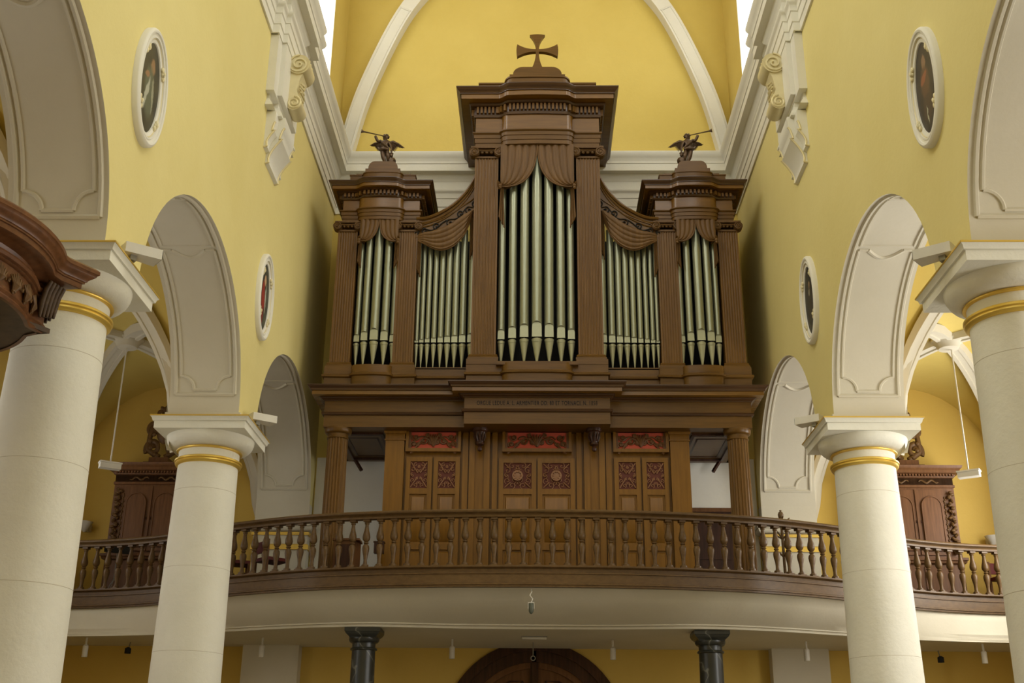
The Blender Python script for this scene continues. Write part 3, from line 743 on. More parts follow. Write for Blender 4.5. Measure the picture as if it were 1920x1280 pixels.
def fret(x0, x1, z0, z1, y):
    f = OM()
    for (a, b_, c_, d) in ((x0-.05, x1+.05, z1, z1+.06), (x0-.05, x1+.05, z0-.06, z0), (x0-.05, x0, z0, z1), (x1, x1+.05, z0, z1)): f.box(a, b_, y-.03, y+.05, c_, d)
    fo = op(f, 'transom_frame', M['door'])
    op(OM().box(x0, x1, y+.02, y+.04, z0, z1), 'red_backing', M['red'], fo)
    m = OM(); ornament(m, x0+.02, x1-.02, z0+.01, z1-.01, y+.005, .016)
    for s_ in (-1, 1): m.box((x0+x1)/2+s_*.5*(x1-x0)-.02*(s_+1), (x0+x1)/2+s_*.5*(x1-x0)+.02*(1-s_), y, y+.02, z0, z1)
    op(m, 'carved_scrollwork', M['cab'], fo)
def lattice(x0, x1, z0, z1, y, parent, round_=False):
    b0 = op(OM().box(x0, x1, y+.02, y+.03, z0, z1), 'carved_backing', M['lattice'], parent)
    m = OM(); cx, cz = (x0+x1)/2, (z0+z1)/2; w, h = x1-x0, z1-z0
    for s1 in (-1, 1):
        for s2 in (-1, 1):
            i = .42 if round_ else .12
            m.tube([(cx+s1*w*.46, y, cz+s2*h*.46), (cx+s1*w*i*.6, y, cz+s2*h*i*.6)], .01, 4)
            for (fx, fz, fr, hd) in ((.36, .2, .13, 1), (.2, .38, .13, -1), (.1, .14, .1, 1), (.4, .02, .09, -1), (.03, .3, .09, 1)):
                m.tube([(p[0], y, p[2]) for p in scroll((cx+s1*fx*w, cz+s2*fz*h), fr*min(w, h), 1.1, s1*hd, s2*1.2, 12)], .007, 4)
    if round_:
        m.lathe([(.001, y-.02), (w*.12, y-.015), (w*.14, y-.03), (w*.19, y-.03), (w*.2, y+.01)], (cx, 0, cz), 20, 'Y')
        for k in range(8): m.ball((cx+w*.13*cos(k*pi/4), y-.03, cz+w*.13*sin(k*pi/4)), (.015, .012, .015), 6)
    op(m, 'carved_tracery', M['tracery'], parent)
def leaf(x0, x1, z0, z1, y, rnd):
    d = OM(); fw = min(.08, (x1-x0)*.17)
    zc = [z0+.06, z0+.66, z0+.76, z0+1.62, z0+1.72, z1-.08]
    d.box(x0, x0+fw, y, y+.06, z0, z1).box(x1-fw, x1, y, y+.06, z0, z1)
    for a, b_ in ((z0, zc[0]), (zc[1], zc[2]), (zc[3], zc[4]), (z1-.08, z1)): d.box(x0+fw, x1-fw, y, y+.06, a, b_)
    o = op(d, 'door_leaf', M['door'])
    for a, b_ in ((zc[0], zc[1]), (zc[2], zc[3])):
        m = OM(); q = [(x0+fw, a), (x1-fw, a), (x1-fw, b_), (x0+fw, b_)]
        m.prism(q, y+.03, y+.05, f=lambda u, v, w: (u, w, v))
        q2 = [(x0+fw+.035, a+.035), (x1-fw-.035, a+.035), (x1-fw-.035, b_-.035), (x0+fw+.035, b_-.035)]
        m.prism(q2, y+.03, y+.012, f=lambda u, v, w: (u, w, v), top=.93, c=((x0+x1)/2, (a+b_)/2))
        op(m, 'door_panel', M['door'], o)
    lattice(x0+fw, x1-fw, zc[4], zc[5], y+.01, o, rnd); return o
fret(-.555, .555, 5.53, 5.83, 19.24)
for s in (-1, 1):
    x0, x1 = sorted((s*1.38, s*2.25)); fret(x0, x1, 5.53, 5.83, 19.24)
    for (a, b_) in ((1.34, 1.795), (1.825, 2.28)):
        p, q = sorted((s*a, s*b_)); leaf(p, q, 3.1, 5.38, 19.25, False)
    p, q = sorted((s*.012, s*.66)); leaf(p, q, 3.1, 5.36, 19.25, True)
    # bracket corbels
    m = OM().lathe([(.001, 5.42), (.035, 5.44), (.045, 5.48), (.03, 5.51), (.05, 5.53), (.075, 5.545), (.075, 5.57), (.06, 5.58), (.075, 5.66), (.1, 5.74), (.105, 5.76), (.13, 5.78), (.135, 5.81), (.135, 5.83)], (s*.99, 19.05, 0), 18)
    for k in range(-2, 3): m.tube([(s*.99+.07*sin(k*.6), 19.05-.07*cos(k*.6), 5.6), (s*.99+.1*sin(k*.6), 19.05-.105*cos(k*.6), 5.68), (s*.99+.1*sin(k*.6), 19.05-.1*cos(k*.6), 5.75)], [.012, .022, .014], 5)
    m.box(s*.99-.05, s*.99+.05, 19.05, 19.3, 5.6, 5.83)
    op(m, 'corbel', M['dark'])
# --- pipes
def pipe(cx, cy_, r, zf, zc, zl, zt):
    a0, h, m, N_ = 1.2, zl-zc-.03, OM(), 28
    arch = lambda a: zc+.03+(h*(.55+.45*sqrt(max(0, 1-(a/a0)**2))) if abs(a) < a0-1e-6 else 0)
    angs = sorted(set([-pi+2*pi*k/N_ for k in range(N_)]+[-a0, a0, -a0*.97, a0*.97])); n = len(angs); vs = []
    for a in angs: vs += [(cx+r*sin(a), cy_-r*cos(a), arch(a)), (cx+r*sin(a), cy_-r*cos(a), zt)]
    m.add(vs, [(2*k, 2*((k+1) % n), 2*((k+1) % n)+1, 2*k+1) for k in range(n)]+[tuple(2*k+1 for k in range(n))])
    o = op(m, 'organ_pipe', M['tin'])
    fz = [(r*.14, zf), (r*.2, zf+.03), (r*.97, zc-.035), (r, zc-.012), (r*.9, zc-.008)]
    op(OM().lathe(fz, (cx, cy_, 0), 20), 'pipe_foot', M['tinf'], o)
    op(OM().lathe([(r*.5, zc-.014), (r*.5, zc+.05)], (cx, cy_, 0), 12), 'mouth_shade', M['black'], o)  # black core paints in the shade of the open mouth
    # upper lip: flat plate set back behind the arched edge of the body
    m = OM(); yl = cy_-r*.62; top = zc+.03+h
    q = [(cx+r*.97*sin(a), arch(a)+.01) for a in [-a0*.97+2*a0*.97*k/12 for k in range(13)]]
    m.prism([(cx-r*.93, zc+.024)]+q+[(cx+r*.93, zc+.024)], yl, yl+.01, f=lambda u, v, w: (u, w, v))
    op(m, 'upper_lip', M['tinf'], o)
    m = OM(); m.tube([(cx+r*1.02*sin(-a0+2*a0*k/12), cy_-r*1.0*cos(-a0+2*a0*k/12), zc-.03-.05*r/.1*sqrt(max(0, 1-(2*k/12-1)**2))) for k in range(13)], .0035, 5)
    op(m, 'lower_lip', M['tinf'], o)
# centre tower: seven, on a bowed plan
C7 = [(-.645, .066), (-.445, .074), (-.232, .082), (-.005, .094), (.215, .085), (.428, .077), (.612, .068)]
for i, (x, r) in enumerate(C7):
    y = 19.0-.12*(1-(abs(x)/.66)**2); zt = [10.55, 10.6, 10.75, 11.25, 10.75, 10.6, 10.55][i]
    pipe(x, y, r, 6.965, 7.45, 7.62+.95*(r-.066)*4+.04, zt)
for s in (-1, 1):
    for (dx, r) in ((-.325, .054), (-.18, .064), (0, .078), (.18, .07), (.325, .056)):
        x = s*SX+dx; pipe(x, 19.1-.1*(1-(abs(dx)/.34)**2), r, 6.96, 7.44, 7.6+(r-.054)*3.2, 9.56+(.24 if dx == 0 else 0))
    # flats: small beside the side tower, larger towards the centre
    xs = [2.195, 2.105, 2.0, 1.885, 1.765, 1.64, 1.51, 1.37, 1.215]; rs = [.036, .041, .045, .048, .052, .056, .059, .063, .067]
    tops = [9.5, 9.5, 9.42, 9.36, 9.32, 9.34, 9.5, 9.72, 9.95]
    for x, r, zt in zip(xs, rs, tops): pipe(s*(x-.02), 19.12, r, 6.96, 7.44, 7.5+(r-.036)*4.2, zt)
# --- carved draperies
def bez(a, c, b_, t): return a*(1-t)**2+2*c*t*(1-t)+b_*t*t
def curtain(x_in, x_out, zt, z_in, z_tie, yf, folds=5, amp=.03):
    def P(s_, t):
        top = Vector((x_out+(x_in-x_out)*s_, zt)); tie = Vector((x_out, z_tie))
        xs_ = x_out+(x_in-x_out)*s_; t = t*.99
        c1 = Vector((xs_, zt+(z_tie-zt)*.7)); c2 = Vector((x_out+(xs_-x_out)*.72, z_tie-.07*s_)); tie = tie+Vector(((x_in-x_out)*.03*s_, .06*(1-s_)))
        p = top*(1-t)**3+c1*3*t*(1-t)**2+c2*3*t*t*(1-t)+tie*t**3
        y = yf-amp*abs(sin(pi*folds*s_))*(1-.55*t)-.05*sin(pi*t)*(.3+.7*s_)
        return (p.x, y, p.y)
    m = OM().grid(P, 40, 14)
    o = op(m, 'carved_drapery', M['carve'], thick=.03, ang=50)
    h = OM().tube([Vector(P(1, t/16))+Vector((0, -.012, -.004)) for t in range(17)], .014, 6)
    op(h, 'drapery_hem', M['carve'], o)
    k = OM(); k.ball((x_out, yf-.04, z_tie), (.035, .04, .04), 8); k.ball((x_out, yf-.05, z_tie-.05), (.03, .03, .03), 8); op(k, 'tie_knot', M['carve'], o)
def tail(x, w, zt, zb, yf, hand):
    def P(i, j):
        width = w*(.45+.55*j); zz = zt-(zt-zb)*j*(1-.28*(i if hand > 0 else 1-i))
        return (x+hand*(-.5*w*.2)+(i-.5)*width, yf-.025*abs(sin(pi*3*i))*(1-.2*j), zz)
    op(OM().grid(P, 18, 8), 'drapery_tail', M['carve'], thick=.02, ang=50)
for s in (-1, 1):
    curtain(s*.005, s*.69, 11.37, 11.05, 10.47, 18.78)
    tail(s*.67, .12, 10.45, 9.62, 18.8, s)
    cx = s*SX
    for q in (-1, 1):
        curtain(cx+q*.01, cx+q*.36, 9.84, 9.66, 9.4, 18.9, 4, .022)
        tail(cx+q*.345, .08, 9.4, 8.85, 18.9, q)
    # curved shoulder board, black tubes painting the shade of scroll openings, and swag
    AO = [(2.26, 9.93), (2.06, 9.95), (1.85, 10.04), (1.6, 10.21), (1.42, 10.4), (1.28, 10.6), (1.17, 10.84), (1.16, 11.0)]  # shoulder and swag curves here were unprojected from image pixels beforehand
    AL = [(2.26, 9.5), (2.06, 9.55), (1.85, 9.62), (1.6, 9.74), (1.42, 9.9), (1.28, 10.0), (1.17, 10.1), (1.16, 10.12)]
    AMd = [(2.26, 9.74), (2.06, 9.82), (1.85, 9.9), (1.6, 10.03), (1.42, 10.17), (1.28, 10.27), (1.17, 10.37), (1.16, 10.4)]
    a1, a2, a3 = cat(AO, 4), cat(AL, 4), cat(AMd, 4)
    m = OM(); n = len(a1)
    pts = [(s*p.x, p.y) for p in a1]+[(s*p.x, p.y) for p in reversed(a2)]
    m.prism(pts, 19.02, 19.12, f=lambda u, v, w: (u, w, v)); sb = op(m, 'shoulder_board', M['wh'])
    m = OM()
    for d, yy, r in ((0, 19.0, .03), (.09, 19.01, .018), (.17, 19.01, .012)):
        m.tube([(s*p.x, yy, p.y-d-.02) for p in a1], r, 6)
    m.tube([(s*p.x, 19.01, p.y) for p in a3], .012, 5); m.tube([(s*p.x, 19.01, p.y+.02) for p in a2], .015, 5)
    op(m, 'shoulder_moulding', M['wh'], sb)
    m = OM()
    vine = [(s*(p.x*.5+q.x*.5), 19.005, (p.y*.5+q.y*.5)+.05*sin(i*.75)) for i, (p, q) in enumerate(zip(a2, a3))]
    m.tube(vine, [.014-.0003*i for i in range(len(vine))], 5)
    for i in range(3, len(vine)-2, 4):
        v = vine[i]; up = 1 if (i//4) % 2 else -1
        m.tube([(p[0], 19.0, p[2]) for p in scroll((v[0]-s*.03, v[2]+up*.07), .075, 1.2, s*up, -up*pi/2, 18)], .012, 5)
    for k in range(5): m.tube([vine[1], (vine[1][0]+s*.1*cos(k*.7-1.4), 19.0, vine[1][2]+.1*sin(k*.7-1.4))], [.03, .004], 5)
    op(m, 'shade_scroll', M['black'], sb)
    SW = [(2.2, 9.42), (2.08, 9.36), (1.92, 9.26), (1.75, 9.22), (1.57, 9.29), (1.44, 9.42), (1.33, 9.6), (1.22, 9.98)]
    ST = [(2.2, 9.55), (2.1, 9.58), (1.95, 9.6), (1.75, 9.67), (1.57, 9.77), (1.44, 9.88), (1.33, 9.97), (1.22, 10.06)]
    b1, b2 = cat(SW, 5), cat(ST, 5); n = len(b1)-1
    def P(i, j):
        k = i*n; k0 = min(int(k), n-1); t = k-k0
        lo_, hi = b1[k0].lerp(b1[k0+1], t), b2[k0].lerp(b2[k0+1], t); p = hi.lerp(lo_, j)
        return (s*p.x, 18.99-.035*abs(sin(pi*4.5*j))*sin(pi*min(1, max(0, i)))**.5-.05*sin(pi*i), p.y)
    o = op(OM().grid(P, 24, 36), 'carved_swag', M['carve'], thick=.03, ang=50)
    op(OM().tube([(s*p.x, 18.95-.04*sin(pi*i/n), p.y) for i, p in enumerate(b1)], .016, 6), 'swag_hem', M['carve'], o)
    tail(s*2.19, .09, 9.42, 8.7, 18.97, s); tail(s*1.2, .08, 10.0, 9.05, 18.97, -s)

# cross on the centre tower
CR = empty('cross', (.037+0, 19.05*K, 13.15*K+.036)); tag(CR, 'brown wooden cross with flared arms on top of the central organ tower', 'cross')
arm = []
def flare(a, L, w1, w0=.028, n=8):
    c, s_ = cos(a), sin(a); e = []
    for t in range(n+1):
        r = .03+(L-.03)*t/n; h = w0+(w1-w0)*(t/n)**2.2; e.append((r, h))
    p = [(r, h) for r, h in e]+[(L*1.03, w1*.5), (L*1.04, 0), (L*1.03, -w1*.5)]+[(r, -h) for r, h in reversed(e)]
    return [(u*c-v*s_, u*s_+v*c) for u, v in p]
m = MB()
zc = (13.72-13.24)*K
for a, L in ((0, .4), (pi/2, .37), (pi, .4), (-pi/2, .5)):
    m.prism(flare(a, L*K*1.0, .135 if a in (0, pi) else .14), -.04, .04, f=lambda u, v, w: (u, w, v+zc))
m.box(-.03, .03, -.039, .039, zc-.03, zc+.03)
cr = m.make('cross_arms', M['wh'], CR)
MB().box(-.16, .16, -.05, .05, -.02, .04).make('cross_foot', M['wh'], CR)
del arm

# trumpeting angels
def angel():
    t = empty('angel_statue')
    # body skeleton (height about .53 m), skinned
    J = {'pel': (0, 0, .27, .052), 'che': (-.012, 0, .37, .058), 'nek': (0, 0, .425, .024), 'hed': (.004, -.01, .475, .046), 'crn': (.006, -.005, .5, .034),
         'lhp': (-.028, -.01, .25, .042), 'lkn': (-.01, -.03, .14, .034), 'lan': (.03, 0, .03, .019), 'lto': (.035, -.045, .012, .014),
         'rhp': (.03, 0, .25, .042), 'rkn': (.055, -.03, .16, .034), 'ran': (.06, .02, .05, .019), 'rto': (.07, -.03, .03, .014),
         'lsh': (-.06, -.005, .395, .028), 'lel': (-.105, -.035, .4, .023), 'lwr': (-.13, -.05, .455, .022), 'lha': (-.135, -.055, .475, .018),
         'rsh': (.055, 0, .39, .028), 'rel': (.09, -.01, .32, .022), 'rwr': (.1, -.03, .25, .016), 'rha': (.1, -.035, .225, .022)}
    E_ = [('pel', 'che'), ('che', 'nek'), ('nek', 'hed'), ('hed', 'crn'), ('pel', 'lhp'), ('lhp', 'lkn'), ('lkn', 'lan'), ('lan', 'lto'), ('pel', 'rhp'), ('rhp', 'rkn'), ('rkn', 'ran'), ('ran', 'rto'),
          ('che', 'lsh'), ('lsh', 'lel'), ('lel', 'lwr'), ('lwr', 'lha'), ('che', 'rsh'), ('rsh', 'rel'), ('rel', 'rwr'), ('rwr', 'rha')]
    ks = list(J); me = bpy.data.meshes.new('body'); me.from_pydata([J[k][:3] for k in ks], [(ks.index(a), ks.index(b)) for a, b in E_], [])
    me.materials.append(M['bronze']); o = bpy.data.objects.new('body', me); COL.objects.link(o); o.parent = t
    md = o.modifiers.new('skin', 'SKIN'); md.use_smooth_shade = True
    for i, k in enumerate(ks): me.skin_vertices[0].data[i].radius = (J[k][3],)*2
    me.skin_vertices[0].data[0].use_root = True
    o.modifiers.new('sub', 'SUBSURF').levels = 2; o.modifiers['sub'].render_levels = 2
    # trumpet
    a, b_ = Vector((-.015, -.05, .468)), Vector((-.325, -.12, .505)); d = b_-a
    MB().tube([a, a+d*.5, a+d*.86, a+d*.93, b_], [.007, .008, .011, .018, .03], 10).make('trumpet', M['bronze'], t)
    # wings: a bowed blade plus separate flight feathers
    for s, tip in ((1, Vector((.27, .05, .335))), (-1, Vector((-.225, .09, .4)))):
        root = Vector((.025*s, .045, .39)); sh = Vector((.1*s, .07, .445 if s > 0 else .43)); m = MB()
        m.tube([root, (root+sh)/2+Vector((0, .01, .012)), sh, sh.lerp(tip, .5)+Vector((0, 0, .012)), tip], [.022, .022, .022, .013, .004], 8)
        for k in range(9):
            f = k/8; st = root.lerp(sh, min(1, f*1.6)) if f < .62 else sh.lerp(tip, (f-.62)/.5)
            en = st.lerp(tip, .45)+Vector((0, .012, -.075*(1-f)-.012))
            m.tube([st, (st+en)/2, en], [.014, .013, .003], 5)
        m.make('wing', M['bronze'], t, ang=60)
    # sash and loin cloth
    m = MB(); m.tube([(-.065, -.03, .41), (-.03, -.062, .36), (.03, -.06, .3), (.065, -.02, .27)], [.014, .02, .022, .014], 6)
    m.tube([(.06, -.02, .265), (.01, -.065, .255), (-.05, -.045, .26), (-.07, .01, .28), (-.1, .02, .33)], [.02, .024, .024, .022, .01], 6)
    m.make('drapery', M['bronze'], t, ang=60)
    m = MB()                                    # curls
    for k in range(14):
        a_ = k*2.4; h = .49+.03*(k/14); rr = .042*(1-.5*k/14)
        m.ball((.004+rr*cos(a_), .004+rr*sin(a_)*.9+.006, h), .014, 8)
    m.make('hair', M['bronze'], t)
    m = MB(); m.ball((.004, -.057, .474), (.008, .01, .009), 8); m.ball((-.012, -.05, .487), .006, 6); m.ball((.02, -.05, .487), .006, 6); m.ball((.004, -.052, .458), (.011, .006, .004), 6)
    m.make('face', M['bronze'], t)
    # shield with small mask the right hand rests on
    m = MB(); m.lathe([(.001, -.06), (.03, -.055), (.055, -.03), (.062, -.015), (.06, 0), (.001, .002)], (.105, 0, .085), 18, 'Y')
    m.make('shield', M['bronze'], t)
    m = MB(); m.ball((.1, -.02, .175), (.026, .026, .032), 10); m.ball((.1, -.01, .205), (.03, .024, .018), 10); m.tube([(.1, -.03, .2), (.1, -.034, .232)], .012, 6)
    m.make('shield_crest', M['bronze'], t)
    MB().lathe([(.11, -.002), (.11, .012), (.1, .018)], (.05, 0, 0), 20).make('base', M['bronze'], t)
    return t
A1 = angel(); A1.scale = (1.28,)*3; A1.location = (.037-SX*K-.02, 19.15*K, 11.1*K+.004); tag(A1, 'dark bronze winged angel statue blowing a trumpet to the left, on the left organ tower', 'statue', 'trumpeting angels')
A2 = copy_tree(A1); A2.scale = (-1.28, 1.28, 1.28); A2.location = (.037+SX*K-.02, 19.15*K, 11.1*K+.004); tag(A2, 'dark bronze winged angel statue blowing a trumpet to the right, on the right organ tower', 'statue', 'trumpeting angels')

# ============================================================ OVAL PAINTINGS
def oval(pm, side):
    t = empty('oval_painting'); n = 64
    def path(a, b_): return [(a*cos(2*pi*k/n), b_*sin(2*pi*k/n)) for k in range(n)][::-1]
    f = lambda u, v, w: (w, u, v)         # local X = out of the wall
    # outward = right of travel; clockwise path -> outward is left, so use negative offsets inwards
    P = [(a_, b_) for a_, b_ in path(.42, .66)][::-1]
    prof = [(0, 0), (0, .05), (-.01, .065), (-.03, .075), (-.05, .07), (-.055, .055), (-.075, .05), (-.085, .06), (-.1, .06), (-.105, .045), (-.15, .035), (-.155, .02)]
    MB().sweep(P, prof, closed=True, f=f, cap=False).make('frame', M['white'], t)
    MB().sweep(P, [(-.104, .046), (-.11, .052), (-.116, .044)], closed=True, f=f, cap=False).make('gilt_line', M['palegold'], t)
    MB().prism([(u*.66, v*.78) for u, v in P], .01, .022, f=f).make('canvas', pm, t)
    for a in (radians(35), radians(145), radians(215), radians(325)):
        m = MB(); u, v = .29*cos(a), .54*sin(a)
        for k in range(3): m.ball((.045, u+(k-1)*.035*-sin(a), v+(k-1)*.05*cos(a)), (.022, .024, .034), 8)
        m.ball((.06, u, v), (.02, .016, .03), 8)
        m.make('gilt_bow' if k else 'gilt_bow', M['palegold'], t)
    return t
skin, wht = (196, 158, 120), (176, 178, 160)
pm = [painting_mat('painting_monk', (44, 42, 30), [(.02, .25, .07, .1, 0, (150, 116, 80)), (0, -.05, .14, .3, .15, (92, 98, 78)), (-.06, -.1, .04, .22, -.25, wht), (.1, -.05, .03, .2, .1, (150, 150, 128)), (-.1, .1, .07, .04, .4, (150, 112, 78))]),
      painting_mat('painting_red_robe', (40, 42, 34), [(.0, .26, .06, .09, 0, skin), (-.05, -.02, .1, .26, .1, (150, 44, 36)), (.08, .0, .03, .22, 0, wht), (-.05, -.3, .09, .12, 0, (120, 40, 32))]),
      painting_mat('painting_bearded_man', (38, 33, 28), [(.02, .28, .06, .09, 0, (140, 108, 84)), (0, .05, .12, .2, 0, (96, 70, 50)), (-.02, .12, .1, .05, .3, (150, 90, 62)), (0, -.22, .14, .16, 0, (74, 58, 44)), (-.04, -.3, .012, .1, 0, wht)]),
      painting_mat('painting_dark_habit', (30, 28, 24), [(.02, .22, .05, .08, 0, (150, 120, 90)), (0, -.05, .13, .28, 0, (62, 56, 46)), (0, .12, .05, .05, 0, (150, 140, 118))])]
for i, (s, y, z, lb) in enumerate([(-1, 9.75, 6.58, 'oval painting of a grey green robed figure, upper left, white frame'),
        (-1, 15.02, 6.57, 'oval painting of a red robed figure in a white frame, left wall near the organ'),
        (1, 9.77, 6.57, 'oval painting of a bearded figure in orange-brown, upper right, white frame'),
        (1, 14.95, 6.5, 'oval painting of a dark habited figure in a white frame, right wall near the organ')]):
    o = oval(pm[i], s); o.location = (s*XN, y, z); o.rotation_euler = (0, 0, 0 if s < 0 else pi); tag(o, lb, 'painting', 'oval paintings')

# ============================================================ CORBELLED WALL PILASTERS WITH SCROLLS
def console(s, y0):
    t = empty('wall_console', (s*XN, y0, 8.4)); f3 = lambda x, y, z: (x, y, z-8.4)   # +x = out of the wall, mirrored by scale
    B = lambda: MB(f3)
    B().box(0, .12, -.78, .72, 9.45, 10.42).box(.12, .19, -.55, .5, 9.5, 10.42).make('pilaster_stub', M['white'], t)
    pl = lambda d, y_: [(0, -y_), (d, -y_), (d, y_), (0, y_)][::1]
    def ring(d, hy): return [(0, hy), (d, hy), (d, -hy), (0, -hy)]
    B().sweep(ring(.12, .76), [(0, 9.22), (.02, 9.23)]+cyma(.02, 9.24, .07, 9.36)+[(.085, 9.37), (.085, 9.45)]).make('moulding', M['white'], t)
    B().sweep(ring(.2, .5), [(0, 9.18)]+cyma(.0, 9.2, .07, 9.36)+[(.09, 9.37), (.09, 9.46)]).make('moulding', M['white'], t)
    def cons(p0, ya, yb, zt, zb, name, mat='white'):
        pr = [(0, zt), (p0, zt), (p0, zt-.18)]
        pr += [(p0*(.92-.2*t_/5)-.0, zt-.18-(zt-zb)*.25*t_/5) for t_ in range(1, 6)]
        pr += [(p0*.72*(1-t_/8)**1.6+.04, zt-.18-(zt-zb)*.25-((zt-zb)*.75-.24)*t_/8) for t_ in range(0, 9)]
        pr += [(.05, zb), (0, zb-.02)]
        m = B(); m.prism(pr, ya, yb, f=lambda u, v, w: (u, w, v)); m.make(name, M[mat], t, ang=40)
        return pr
    pr = cons(.24, -.42, .22, 9.2, 8.45, 'console_block')
    pr2 = cons(.14, -.6, .4, 9.2, 8.62, 'console_wing')
    for pp, yy in ((pr, -.42), (pr, .22), (pr2, -.6)):
        B().tube([(u+.004, yy, v) for u, v in pp[2:]], .016, 6).make('gilt_edge', M['palegold'], t)
    for k in (): B().tube([(pr[k][0]+.01, -.42, pr[k][1]), (pr[k][0]+.01, .22, pr[k][1])], .018, 6).make('gilt_edge', M['gold'], t)
    # scroll bracket in front of the stub
    m = B(); ctr1, ctr2 = (.33, 10.3), (.3, 9.62)
    m.lathe([(.001, -.17), (.06, -.19), (.11, -.18), (.17, -.2), (.17, .2), (.11, .18), (.001, .17)], (ctr1[0]-.02, 0, ctr1[1]), 24, 'Y')
    m.lathe([(.001, -.18), (.12, -.18), (.12, .18), (.001, .18)], (ctr2[0]-.02, 0, ctr2[1]), 24, 'Y')
    m.prism([(.16, 10.4), (.4, 10.42), (.44, 10.3), (.34, 10.05), (.3, 9.85), (.38, 9.68), (.2, 9.55), (.15, 9.9)], -.17, .17, f=lambda u, v, w: (u, w, v))
    m.make('scroll_bracket', M['palegold'], t, ang=40)
    m = B()
    for (c_, r_, hd) in ((ctr1, .165, 1), (ctr2, .115, -1)):
        for yy in (-.2 if r_ > .12 else -.185, .2 if r_ > .12 else .185): m.tube([(p[0]-.02, yy, p[2]) for p in scroll(c_, r_, 2, hd, pi/2)], .017, 5)
    for yy in (-.1, 0, .1): m.tube([(.475*1.0-.02-.02*k_, yy, 10.42-.02*k_*k_) for k_ in range(0, 4)], .02, 5)
    for k_ in range(6):
        m.tube([(.36-.02*abs(k_-3), -.12, 10.06-.07*k_), (.38, 0, 10.03-.07*k_), (.36-.02*abs(k_-3), .12, 10.06-.07*k_)], .018, 5)
    m.make('carved_leaf', M['palegold'], t)
    if s > 0: t.scale = (-1, 1, 1)
    return t
tag(console(-1, 14.85), 'white and gilt scrolled wall console under the left cornice', 'console', 'gilt wall consoles')
tag(console(1, 14.85), 'white and gilt scrolled wall console under the right cornice', 'console', 'gilt wall consoles')

